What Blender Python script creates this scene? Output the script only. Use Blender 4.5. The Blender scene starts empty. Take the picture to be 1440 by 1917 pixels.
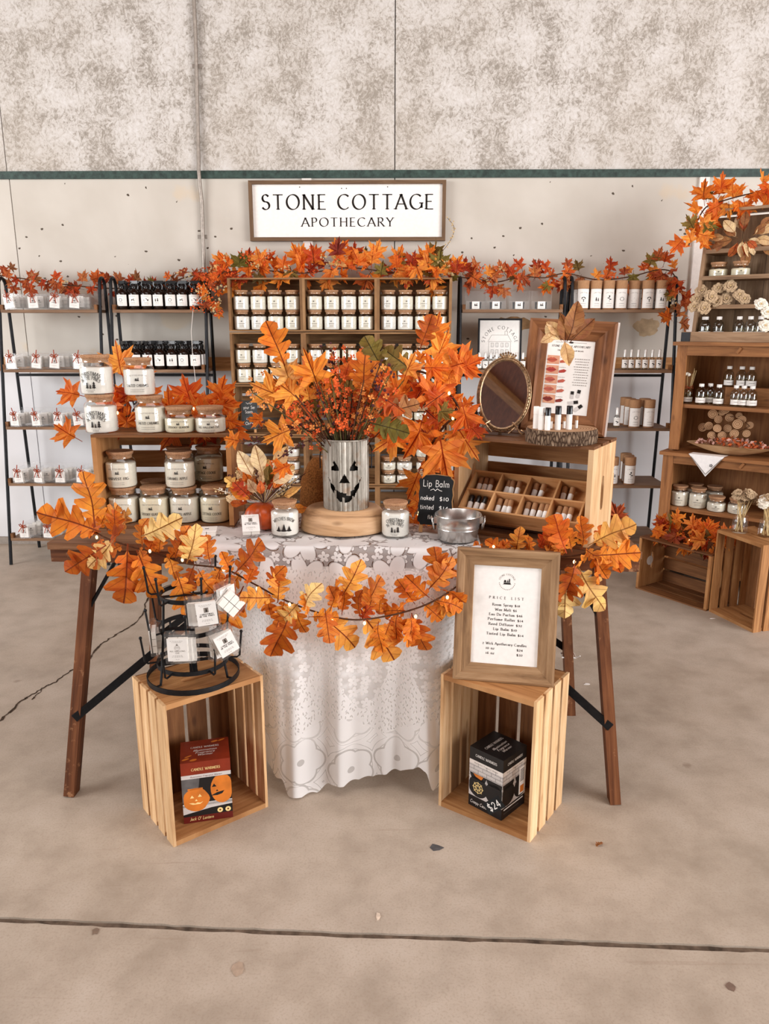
import bpy, math, random
from mathutils import Vector, Matrix, Euler
R = random.Random(7)
PI = math.pi
rad = math.radians
S = bpy.context.scene
COL = S.collection

# ------------------------------------------------------------------ camera
CH = 1.49; CF = 1420.0; CT = rad(13.65); CW = rad(1.0)
cd = bpy.data.cameras.new('camera'); cam = bpy.data.objects.new('camera', cd); COL.objects.link(cam)
cd.sensor_fit = 'VERTICAL'; cd.sensor_height = 36.0; cd.lens = CF / 1917 * 36.0
cam.location = (0, 0, CH); cam.rotation_euler = (PI / 2 - CT, 0, CW)
cd.clip_start = 0.05
S.camera = cam
# ------------------------------------------------------------------ world, lights, exposure
W = bpy.data.worlds.new('open_hall_daylight'); S.world = W; W.use_nodes = True
W.node_tree.nodes['Background'].inputs[0].default_value = (0.97, 0.985, 1.0, 1)
W.node_tree.nodes['Background'].inputs[1].default_value = 0.80
def area(name, loc, aim, sx, sy, power, col):
    l = bpy.data.lights.new(name, 'AREA'); l.shape = 'RECTANGLE'; l.size = sx; l.size_y = sy; l.energy = power; l.color = col
    o = bpy.data.objects.new(name, l); COL.objects.link(o); o.location = loc
    o.rotation_euler = (Vector(aim) - Vector(loc)).to_track_quat('-Z', 'Y').to_euler()
    return o
area('doorway_light_west', (-6.5, 0.4, 2.3), (0, 2.8, 0.8), 4.0, 3.2, 430, (0.97, 0.98, 1.0))
area('doorway_light_east', (6.0, -1.0, 1.9), (0, 2.4, 0.5), 4.0, 3.0, 590, (0.98, 0.98, 1.0))
area('roof_light', (0.2, 1.0, 4.3), (0.1, 3.0, 0), 4.0, 1.6, 80, (1.0, 0.98, 0.96))
vs = S.view_settings
vs.view_transform = 'Standard'; vs.look = 'None'; vs.gamma = 1.0; vs.use_curve_mapping = False; vs.exposure = -0.10
S.cycles.use_denoising = True
S.cycles.max_bounces = 8; S.cycles.transparent_max_bounces = 16; S.cycles.caustics_reflective = False; S.cycles.caustics_refractive = False

# ------------------------------------------------------------------ pixel -> place in the room (used once, to measure)
_s, _c = math.sin(CW), math.cos(CW)
_fw = Vector((-math.cos(CT) * _s, math.cos(CT) * _c, -math.sin(CT))); _rt = Vector((_c, _s, 0)); _up = Vector((-math.sin(CT) * _s, math.sin(CT) * _c, math.cos(CT)))
CAMP = Vector((0, 0, CH))
def ray(px, py): return _fw + _rt * ((px - 720) / CF) + _up * ((958.5 - py) / CF)
def at(px, py, Y): d = ray(px, py); return CAMP + d * (Y / d.y)
def onz(px, py, z): d = ray(px, py); return CAMP + d * ((z - CH) / d.z)
class Frame:
    def __init__(s, origin, deg): s.o = Vector(origin); s.a = rad(deg); s.u = Vector((math.cos(s.a), math.sin(s.a), 0)); s.n = Vector((-math.sin(s.a), math.cos(s.a), 0))
    def w(s, x, y, z): return s.o + s.u * x + s.n * y + Vector((0, 0, z))
    def hit(s, px, py, ly=0.0):
        d = ray(px, py); t = (ly - (CAMP - s.o).dot(s.n)) / d.dot(s.n); p = CAMP + d * t - s.o
        return p.dot(s.u), p.z

# ------------------------------------------------------------------ materials
def lin(c): return tuple(((v / 255) / 12.92 if v / 255 <= 0.04045 else ((v / 255 + 0.055) / 1.055) ** 2.4) for v in c) + (1.0,)
class NT:
    def __init__(s, name):
        s.m = bpy.data.materials.new(name); s.m.use_nodes = True; s.t = s.m.node_tree; s.n = s.t.nodes; s.n.clear()
        s.out = s.n.new('ShaderNodeOutputMaterial')
    def new(s, typ, **kw):
        nd = s.n.new('ShaderNode' + typ)
        for k, v in kw.items():
            if k.startswith('i_'):
                key = k[2:]; nd.inputs[int(key) if key.isdigit() else key.replace('_', ' ')].default_value = v
            else: setattr(nd, k, v)
        return nd
    def link(s, a, b): s.t.links.new(a, b)
    def math(s, op, a, b=None, clamp=False):
        nd = s.n.new('ShaderNodeMath'); nd.operation = op; nd.use_clamp = clamp
        for i, v in enumerate((a, b)):
            if v is None: continue
            if isinstance(v, (int, float)): nd.inputs[i].default_value = v
            else: s.link(v, nd.inputs[i])
        return nd.outputs[0]
    def ramp(s, fac, stops, interp='LINEAR'):
        nd = s.n.new('ShaderNodeValToRGB'); cr = nd.color_ramp; cr.interpolation = interp
        while len(cr.elements) < len(stops): cr.elements.new(0.5)
        for e, (p, c) in zip(cr.elements, stops): e.position = p; e.color = c
        s.link(fac, nd.inputs[0]); return nd.outputs[0]
    def mix(s, fac, a, b, mode='MIX'):
        nd = s.n.new('ShaderNodeMix'); nd.data_type = 'RGBA'; nd.blend_type = mode
        for sock, v in ((nd.inputs[0], fac), (nd.inputs[6], a), (nd.inputs[7], b)):
            if isinstance(v, (int, float)): sock.default_value = v
            elif isinstance(v, tuple): sock.default_value = v
            else: s.link(v, sock)
        return nd.outputs[2]
    def noise(s, vec, scale, detail=3, rough=0.55, dist=0.0):
        nd = s.new('TexNoise'); nd.inputs['Scale'].default_value = scale; nd.inputs['Detail'].default_value = detail
        nd.inputs['Roughness'].default_value = rough; nd.inputs['Distortion'].default_value = dist
        if vec is not None: s.link(vec, nd.inputs['Vector'])
        return nd.outputs['Fac']
    def bsdf(s, color, rough=0.6, metal=0.0, spec=0.3, bump=None, bstr=0.2, bdist=0.002):
        p = s.n.new('ShaderNodeBsdfPrincipled')
        for key, v in (('Base Color', color), ('Roughness', rough), ('Metallic', metal), ('Specular IOR Level', spec)):
            if isinstance(v, (int, float, tuple)): p.inputs[key].default_value = v
            else: s.link(v, p.inputs[key])
        if bump is not None:
            b = s.new('Bump'); b.inputs['Strength'].default_value = bstr; b.inputs['Distance'].default_value = bdist
            s.link(bump, b.inputs['Height']); s.link(b.outputs[0], p.inputs['Normal'])
        s.link(p.outputs[0], s.out.inputs[0]); return p
    def obj_random(s): return s.new('ObjectInfo').outputs['Random']
    def coords(s, kind='Object'): return s.new('TexCoord').outputs[kind]
    def scaled(s, vec, sc, off=None):
        mp = s.new('Mapping'); mp.inputs['Scale'].default_value = sc; s.link(vec, mp.inputs[0])
        if off is not None:
            cb = s.new('CombineXYZ'); s.link(s.math('MULTIPLY', off, 13.0), cb.inputs[0]); s.link(s.math('MULTIPLY', off, 37.0), cb.inputs[1]); s.link(s.math('MULTIPLY', off, 7.0), cb.inputs[2])
            s.link(cb.outputs[0], mp.inputs['Location'])
        return mp.outputs[0]
def plain(name, c, rough=0.6, metal=0.0, spec=0.3, var=0.06, scale=60, bstr=0.08):
    t = NT(name); f = t.noise(t.coords(), scale, 3)
    a = lin(tuple(max(0, v * (1 - var)) for v in c)); b = lin(tuple(min(255, v * (1 + var)) for v in c))
    t.bsdf(t.ramp(f, [(0.3, a), (0.7, b)]), rough, metal, spec, f, bstr, 0.001); return t.m
def wood(name, dark, mid, light, coord='UV', sc=(2.5, 26, 26), rough=0.6, var=0.22, wear=None):
    t = NT(name); r = t.obj_random(); v = t.scaled(t.coords(coord), sc, r)
    n1 = t.noise(v, 1.0, 5, 0.6, 1.2); n2 = t.noise(t.scaled(t.coords(coord), (sc[0] * 2.2, sc[1] * 5, sc[2] * 5), r), 1.0, 3, 0.6, 0.4)
    f = t.math('ADD', t.math('MULTIPLY', n1, 0.75), t.math('MULTIPLY', n2, 0.25))
    col = t.ramp(f, [(0.28, lin(dark)), (0.5, lin(mid)), (0.72, lin(light))])
    kn = t.new('TexVoronoi'); kn.inputs['Scale'].default_value = 1.0; t.link(t.scaled(t.coords(coord), (6, 14, 14), r), kn.inputs['Vector'])
    col = t.mix(t.ramp(kn.outputs['Distance'], [(0.06, (0.6, 0.6, 0.6, 1)), (0.14, (0, 0, 0, 1))]), col, lin(dark))
    hv = t.new('HueSaturation'); t.link(col, hv.inputs['Color']); t.link(t.math('ADD', t.math('MULTIPLY', r, var), 1 - var / 2), hv.inputs['Value'])
    col = hv.outputs[0]
    if wear: col = t.mix(t.ramp(t.noise(t.coords('Object'), 22, 5, 0.7), [(0.6, (0, 0, 0, 1)), (0.68, (1, 1, 1, 1))]), col, lin(wear))
    t.bsdf(col, rough, 0, 0.25, f, 0.25, 0.0015); return t.m
WOOD_STACK = wood('stacked_crate_wood', (88, 60, 36), (134, 98, 64), (170, 132, 92))
WOOD_CRATE = wood('pine_crate_wood', (118, 74, 40), (168, 118, 72), (200, 152, 102))
WOOD_LIT = wood('lit_pine_slat_wood', (166, 118, 74), (212, 172, 126), (234, 204, 164))  # crate pine with strong light on its outer faces put into the colour
WOOD_DARK = wood('dark_shaded_crate_wood', (76, 45, 25), (116, 75, 43), (148, 102, 63))  # dark wood; as front crate backs it also carries inside shade in its colour
WOOD_TABLE = wood('old_table_wood', (62, 34, 20), (108, 64, 38), (142, 92, 58), wear=(160, 114, 80))
WOOD_TABLETOP = wood('worn_tabletop_wood', (84, 54, 36), (126, 88, 60), (162, 122, 90))
WOOD_HUTCH = wood('hutch_oak_wood', (100, 62, 34), (146, 97, 57), (172, 120, 74))
WOOD_GREY = wood('aged_shelf_wood', (98, 74, 54), (142, 112, 84), (170, 140, 110))
WOOD_FRAME = wood('walnut_frame_wood', (70, 40, 22), (124, 78, 46), (158, 106, 66))
WOOD_BARN = wood('weathered_barn_wood', (96, 70, 48), (142, 110, 78), (170, 138, 104))
WOOD_SIGN = wood('sign_frame_wood', (84, 62, 44), (112, 86, 62), (134, 106, 80))
WOOD_TRAY = wood('tray_wood', (150, 100, 58), (188, 138, 90), (208, 160, 112))
WOOD_RISER = wood('carved_riser_wood', (104, 70, 44), (190, 150, 110), (214, 178, 140), 'Object', (3, 4, 22), 0.55, 0.05)
WOOD_CEIL = wood('ceiling_board_wood', (70, 34, 20), (108, 56, 34), (134, 76, 48))
WOOD_SHELF = wood('ladder_shelf_wood', (92, 66, 48), (126, 96, 72), (150, 118, 92))
WOOD_BOWL = wood('dough_bowl_wood', (150, 112, 74), (196, 158, 116), (216, 182, 142), 'Object', (4, 14, 30), 0.6, 0.05)
IRON = plain('black_iron', (34, 34, 36), 0.45, 0.6, 0.4, 0.15)
STEEL = plain('brushed_steel_conduit', (158, 148, 138), 0.45, 0.6, 0.5, 0.08)
BLACKPL = plain('black_plastic', (20, 19, 20), 0.28, 0, 0.5, 0.1)
AMBER = plain('dark_amber_glass', (26, 15, 10), 0.12, 0, 0.6, 0.1)
PAPER = plain('white_paper', (240, 236, 230), 0.7, 0, 0.2, 0.015)
WAXW = plain('white_wax', (240, 235, 226), 0.4, 0, 0.35, 0.02)
WAXC = plain('cream_wax', (236, 226, 198), 0.4, 0, 0.35, 0.02)
WAXI = plain('ivory_wax', (238, 231, 214), 0.4, 0, 0.35, 0.02)
INK = plain('dark_print_ink', (44, 40, 38), 0.7, 0, 0.1, 0.03)
INKG = plain('grey_print_ink', (128, 120, 112), 0.7, 0, 0.1, 0.03)
CHALK = plain('white_chalk', (238, 234, 228), 0.9, 0, 0.1, 0.03)
SLATE = plain('chalkboard_slate', (30, 31, 32), 0.65, 0, 0.2, 0.2, 30)
SLATEG = plain('grey_chalkboard_slate', (66, 68, 68), 0.7, 0, 0.2, 0.15, 30)
KRAFT = plain('kraft_cardboard', (172, 130, 94), 0.75, 0, 0.15, 0.05)
KRAFTD = plain('dark_kraft_cardboard', (146, 104, 72), 0.75, 0, 0.15, 0.05)
WHITEP = plain('white_painted_batten', (232, 224, 216), 0.6, 0, 0.3, 0.02)
GREENP = plain('dark_green_painted_steel', (50, 66, 60), 0.5, 0, 0.3, 0.25, 40)
RIBBON = plain('rust_orange_ribbon', (150, 62, 34), 0.7, 0, 0.2, 0.2)
PUMPKIN = plain('orange_pumpkin_glaze', (180, 72, 18), 0.35, 0, 0.5, 0.22, 18)
STRAW = plain('dried_straw', (206, 180, 132), 0.8, 0, 0.1, 0.1)
TWIG = plain('brown_twig', (82, 54, 38), 0.8, 0, 0.1, 0.2)
TWIGG = plain('olive_stem', (92, 84, 50), 0.8, 0, 0.1, 0.2)
BLOOM = plain('orange_blossom', (222, 92, 42), 0.7, 0, 0.2, 0.2, 120)
BLOOM2 = plain('golden_blossom', (232, 138, 70), 0.7, 0, 0.2, 0.2, 120)
BERRY = plain('dark_berry', (70, 34, 40), 0.5, 0, 0.3, 0.2)
CREAMF = plain('cream_wood_flower', (186, 160, 128), 0.8, 0, 0.1, 0.12, 150)
WHITEF = plain('white_wood_flower', (236, 228, 212), 0.8, 0, 0.1, 0.06, 150)
BURLAP = plain('brown_burlap', (146, 98, 54), 0.9, 0, 0.1, 0.25, 200, 0.4)
BRONZE = plain('antique_bronze', (150, 122, 92), 0.35, 0.8, 0.5, 0.25, 90)
GALV = plain('galvanised_bucket_steel', (196, 194, 190), 0.25, 0.85, 0.5, 0.1, 40)
REDBOX = plain('dark_red_box_print', (128, 44, 22), 0.4, 0, 0.4, 0.12, 12)
REDBOX2 = plain('maroon_box_print', (98, 26, 20), 0.4, 0, 0.4, 0.06, 12)
BLACKBOX = plain('black_box_print', (26, 25, 26), 0.35, 0, 0.4, 0.08, 12)
GREYBOX = plain('grey_box_print', (86, 84, 84), 0.4, 0, 0.4, 0.3, 14)
PALEBOX = plain('pale_box_print', (206, 200, 196), 0.4, 0, 0.4, 0.05, 14)
ORANGEP = plain('printed_orange', (214, 122, 44), 0.4, 0, 0.4, 0.12, 14)
YELLOWP = plain('printed_glow', (250, 220, 150), 0.4, 0, 0.4, 0.03, 14)
LIP = [plain('printed_lips_%s' % n, c, 0.6, 0, 0.2, 0.05) for n, c in (('coral', (186, 92, 70)), ('rose', (178, 70, 62)), ('peach', (188, 96, 80)), ('nude', (192, 104, 86)), ('brick', (136, 56, 48)))]
SKIN = plain('printed_skin_tone', (214, 156, 126), 0.6, 0, 0.2, 0.05)
DEBRIS = plain('pale_litter', (214, 196, 176), 0.8, 0, 0.1, 0.1)
DEBRISD = plain('dark_litter', (86, 84, 84), 0.8, 0, 0.1, 0.1)
DARKIN = plain('dark_groove_dirt', (96, 82, 70), 0.95, 0, 0.05, 0.25, 30)
CRACKM = plain('floor_crack_dirt', (70, 58, 48), 0.95, 0, 0.05, 0.3, 60)
PEEL = [plain('potpourri_%s' % n, c, 0.8, 0, 0.15, 0.15, 90) for n, c in (('orange', (190, 96, 54)), ('pink', (208, 164, 150)), ('brown', (112, 62, 42)))]
ENDGRAIN = NT('wood_slice_end_grain')
_t = ENDGRAIN; _w = _t.new('TexWave', wave_type='RINGS', rings_direction='Z'); _w.inputs['Scale'].default_value = 38; _w.inputs['Distortion'].default_value = 2.0
_t.link(_t.coords(), _w.inputs['Vector']); _t.bsdf(_t.ramp(_w.outputs['Fac'], [(0.2, lin((150, 108, 76))), (0.8, lin((196, 158, 120)))]), 0.8); ENDGRAIN = _t.m
BARK = NT('rough_bark'); _t = BARK; _v = _t.new('TexVoronoi', feature='DISTANCE_TO_EDGE'); _v.inputs['Scale'].default_value = 1
_t.link(_t.scaled(_t.coords(), (120, 120, 40)), _v.inputs['Vector'])
_t.bsdf(_t.ramp(_v.outputs['Distance'], [(0.02, lin((58, 42, 32))), (0.25, lin((132, 110, 90))), (0.5, lin((160, 140, 118)))]), 0.9, 0, 0.1, _v.outputs['Distance'], 0.8, 0.006); BARK = _t.m
CORK = NT('cork_stopper'); _t = CORK; _a = _t.noise(_t.coords(), 260, 4, 0.7); _b = _t.noise(_t.coords(), 60, 2)
_t.bsdf(_t.mix(_t.ramp(_b, [(0.35, (0, 0, 0, 1)), (0.7, (0.5, 0.5, 0.5, 1))]), _t.ramp(_a, [(0.32, lin((118, 78, 52))), (0.46, lin((176, 134, 100))), (0.7, lin((196, 156, 122)))]), lin((150, 108, 78))), 0.85, 0, 0.1, _a, 0.3, 0.001); CORK = _t.m
def glassy(name, tint, refl=0.10, haze=0.0, rough=0.03):
    t = NT(name); tr = t.new('BsdfTransparent'); tr.inputs[0].default_value = tint
    gl = t.new('BsdfGlossy'); gl.inputs['Roughness'].default_value = rough; gl.inputs[0].default_value = (1, 1, 1, 1)
    lw = t.new('LayerWeight'); lw.inputs[0].default_value = 0.35
    f = t.math('ADD', t.math('MULTIPLY', t.math('POWER', lw.outputs['Facing'], 2.0), 0.5), refl, True)
    mx = t.new('MixShader'); t.link(f, mx.inputs[0]); t.link(tr.outputs[0], mx.inputs[1]); t.link(gl.outputs[0], mx.inputs[2])
    last = mx
    if haze:
        df = t.new('BsdfDiffuse'); df.inputs[0].default_value = (0.9, 0.9, 0.88, 1)
        m2 = t.new('MixShader'); m2.inputs[0].default_value = haze; t.link(mx.outputs[0], m2.inputs[1]); t.link(df.outputs[0], m2.inputs[2]); last = m2
    t.link(last.outputs[0], t.out.inputs[0]); return t.m
GLASS = glassy('clear_jar_glass', (0.97, 0.98, 0.97, 1), 0.06)
BOTTLEG = glassy('clear_bottle_glass', (0.78, 0.8, 0.78, 1), 0.10)
ACRYL = glassy('clear_acrylic', (0.99, 0.99, 0.99, 1), 0.03, 0.03)
CLAM = glassy('clear_clamshell_plastic', (1, 1, 1, 1), 0.03, 0.02, 0.08)
MIRROR = NT('mirror_glass'); MIRROR.bsdf((0.82, 0.8, 0.78, 1), 0.02, 1.0, 0.5); MIRROR = MIRROR.m
def glow(name, c, k):
    t = NT(name); e = t.new('Emission'); e.inputs[0].default_value = lin(c); e.inputs[1].default_value = k; t.link(e.outputs[0], t.out.inputs[0]); return t.m
BULB = glow('warm_fairy_bulb', (255, 214, 150), 4.0)
# tin with rust
TIN = NT('rusty_corrugated_tin'); _t = TIN; _n = _t.noise(_t.scaled(_t.coords(), (30, 30, 8)), 1, 5, 0.7); _n2 = _t.noise(_t.coords(), 22, 4, 0.6)
_c0 = _t.ramp(_n, [(0.3, lin((104, 97, 86))), (0.55, lin((160, 154, 143))), (0.8, lin((196, 190, 180)))])
_t.bsdf(_t.mix(_t.ramp(_n2, [(0.54, (0, 0, 0, 1)), (0.74, (0.8, 0.8, 0.8, 1))]), _c0, lin((136, 96, 58))), 0.42, 0.45, 0.5, _n, 0.1, 0.001); TIN = _t.m
# leaves: vein lines follow the blade (uv = blade coordinates), hue differs leaf by leaf
def leafmat(name, stops, vein, trans=0.35):
    t = NT(name); r = t.obj_random(); uv = t.coords('UV'); sp = t.new('SeparateXYZ'); t.link(uv, sp.inputs[0])
    ax = t.math('ABSOLUTE', sp.outputs[0]); y = sp.outputs[1]
    col = t.ramp(r, [(p, lin(c)) for p, c in stops])
    nz = t.noise(t.scaled(uv, (3, 3, 3), r), 1.6, 4, 0.6)
    hv = t.new('HueSaturation'); t.link(col, hv.inputs['Color']); t.link(t.math('ADD', t.math('MULTIPLY', nz, 0.8), 0.72), hv.inputs['Value']); t.link(t.math('ADD', t.math('MULTIPLY', nz, 0.06), 0.472), hv.inputs['Hue'])
    mid = t.math('LESS_THAN', ax, 0.012)
    fr = t.math('FRACT', t.math('MULTIPLY', t.math('SUBTRACT', y, t.math('MULTIPLY', ax, 0.8)), 6.0))
    side = t.math('MULTIPLY', t.math('LESS_THAN', fr, 0.09), t.math('GREATER_THAN', ax, 0.005))
    v = t.math('ADD', mid, t.math('MULTIPLY', side, 0.55), True)
    col2 = t.mix(v, hv.outputs[0], lin(vein))
    d = t.new('BsdfPrincipled'); d.inputs['Roughness'].default_value = 0.6; d.inputs['Specular IOR Level'].default_value = 0.2; t.link(col2, d.inputs['Base Color'])
    tl = t.new('BsdfTranslucent'); t.link(col2, tl.inputs[0])
    mx = t.new('MixShader'); mx.inputs[0].default_value = trans; t.link(d.outputs[0], mx.inputs[1]); t.link(tl.outputs[0], mx.inputs[2]); t.link(mx.outputs[0], t.out.inputs[0]); return t.m
L_OAK = leafmat('oak_leaf_orange', [(0.0, (176, 84, 30)), (0.3, (214, 112, 38)), (0.6, (228, 136, 50)), (0.85, (232, 158, 72)), (1.0, (190, 74, 30))], (132, 58, 26))
L_GOLD = leafmat('oak_leaf_gold', [(0.0, (226, 176, 98)), (0.5, (238, 204, 138)), (1.0, (214, 150, 76))], (150, 98, 44))
L_MAPLE = leafmat('maple_leaf_orange', [(0.0, (222, 110, 40)), (0.35, (236, 138, 52)), (0.7, (242, 164, 78)), (1.0, (226, 98, 42))], (176, 66, 26), 0.45)
L_AMBER = leafmat('amber_maple_leaf', [(0.0, (222, 140, 56)), (0.5, (234, 162, 74)), (1.0, (216, 120, 44))], (150, 74, 30))
L_RED = leafmat('maple_leaf_red', [(0.0, (168, 60, 32)), (0.4, (200, 82, 40)), (0.7, (216, 112, 54)), (1.0, (136, 54, 40))], (84, 30, 24))
L_WINE = leafmat('maple_leaf_rust', [(0.0, (158, 72, 44)), (0.4, (188, 92, 52)), (0.7, (206, 128, 76)), (1.0, (134, 60, 42))], (92, 40, 30))
L_GREEN = leafmat('olive_leaf', [(0.0, (110, 100, 44)), (0.5, (142, 118, 60)), (1.0, (104, 78, 44))], (70, 60, 30))
L_CREAM = leafmat('cream_petal_leaf', [(0.0, (228, 198, 150)), (0.5, (238, 216, 176)), (1.0, (214, 172, 120))], (170, 120, 70))
L_BROWN = leafmat('brown_leaf', [(0.0, (150, 98, 60)), (0.5, (178, 122, 78)), (1.0, (128, 78, 48))], (100, 60, 36))
# concrete
def concrete(name):
    t = NT(name); o = t.coords()
    big = t.noise(o, 0.9, 5, 0.55, 0.4); mid = t.noise(o, 6, 5, 0.6); fin = t.noise(t.scaled(o, (1, 1, 1)), 160, 3, 0.6)
    c = t.ramp(big, [(0.3, lin((156, 142, 125))), (0.5, lin((180, 165, 148))), (0.7, lin((195, 182, 167)))])
    c = t.mix(0.45, c, t.ramp(mid, [(0.3, lin((142, 127, 110))), (0.55, lin((188, 173, 156))), (0.75, lin((206, 193, 178)))]))
    c = t.mix(t.ramp(fin, [(0.36, (0.3, 0.3, 0.3, 1)), (0.5, (0, 0, 0, 1))]), c, lin((150, 132, 114)))
    vo = t.new('TexVoronoi'); vo.inputs['Scale'].default_value = 2.6; t.link(t.scaled(o, (1, 1, 0)), vo.inputs['Vector'])
    st = t.math('ADD', vo.outputs['Distance'], t.math('MULTIPLY', t.noise(o, 40, 3), 0.06))
    c = t.mix(t.ramp(st, [(0.055, (0.45, 0.45, 0.45, 1)), (0.085, (0, 0, 0, 1))]), c, lin((120, 98, 80)))
    sc = t.noise(t.scaled(o, (2, 60, 1)), 1, 3, 0.5, 1.5)
    c = t.mix(t.ramp(sc, [(0.68, (0, 0, 0, 1)), (0.74, (0.3, 0.3, 0.3, 1))]), c, lin((150, 130, 112)))
    t.bsdf(c, t.math('ADD', t.math('MULTIPLY', mid, 0.3), 0.45), 0, 0.3, fin, 0.12, 0.002); return t.m
CONC = concrete('polished_concrete')
def mottled():
    t = NT('mottled_strand_board_paint'); o = t.coords()
    w = t.new('VectorMath', operation='ADD'); nz = t.new('TexNoise'); nz.inputs['Scale'].default_value = 9; t.link(o, nz.inputs['Vector'])
    sm = t.new('VectorMath', operation='SCALE'); sm.inputs['Scale'].default_value = 0.07; t.link(nz.outputs['Color'], sm.inputs[0]); t.link(o, w.inputs[0]); t.link(sm.outputs[0], w.inputs[1])
    fl = t.noise(t.scaled(w.outputs[0], (52, 40, 44)), 1, 6, 0.78, 0.6); pat = t.noise(o, 4.2, 4, 0.55); big = t.noise(o, 1.1, 3)
    f = t.math('ADD', fl, t.math('MULTIPLY', t.math('SUBTRACT', pat, 0.5), 0.55))
    c = t.ramp(f, [(0.36, lin((146, 138, 128))), (0.44, lin((176, 168, 159))), (0.52, lin((202, 196, 189))), (0.7, lin((216, 212, 208)))])
    c = t.mix(t.ramp(big, [(0.35, (0.35, 0.35, 0.35, 1)), (0.6, (0, 0, 0, 1))]), c, lin((184, 173, 158)))
    t.bsdf(c, 0.75, 0, 0.2, fl, 0.3, 0.003); return t.m
MOTT = mottled()
def painted(name, c1, c2, chips=True):
    t = NT(name); o = t.coords('Object'); big = t.noise(o, 1.6, 4, 0.55, 0.3); col = t.ramp(big, [(0.35, lin(c1)), (0.65, lin(c2))])
    if chips:
        vo = t.new('TexVoronoi'); vo.inputs['Scale'].default_value = 1; t.link(t.scaled(o, (9, 9, 13)), vo.inputs['Vector'])
        d = t.math('ADD', vo.outputs['Distance'], t.math('MULTIPLY', t.math('SUBTRACT', t.noise(o, 70, 3), 0.5), 0.16))
        msk = t.math('MULTIPLY', t.math('LESS_THAN', d, 0.085), t.math('GREATER_THAN', t.noise(o, 3.1, 2), 0.42))
        col = t.mix(msk, col, lin((84, 72, 60)))
        v2 = t.new('TexVoronoi'); v2.inputs['Scale'].default_value = 1.15; t.link(t.scaled(o, (1.0, 1.0, 1.6)), v2.inputs['Vector'])
        d2 = t.math('ADD', v2.outputs['Distance'], t.math('MULTIPLY', t.math('SUBTRACT', t.noise(o, 7, 4), 0.5), 0.25))
        col = t.mix(t.ramp(d2, [(0.13, (0.5, 0.5, 0.5, 1)), (0.17, (0, 0, 0, 1))]), col, lin((208, 188, 160)))
    t.bsdf(col, 0.6, 0, 0.25, big, 0.1, 0.002); return t.m
PANEL = painted('chipped_cream_wall_paint', (192, 184, 172), (206, 199, 188))
PANELW = painted('clean_white_wall_paint', (216, 215, 215), (225, 224, 225), False)
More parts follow.
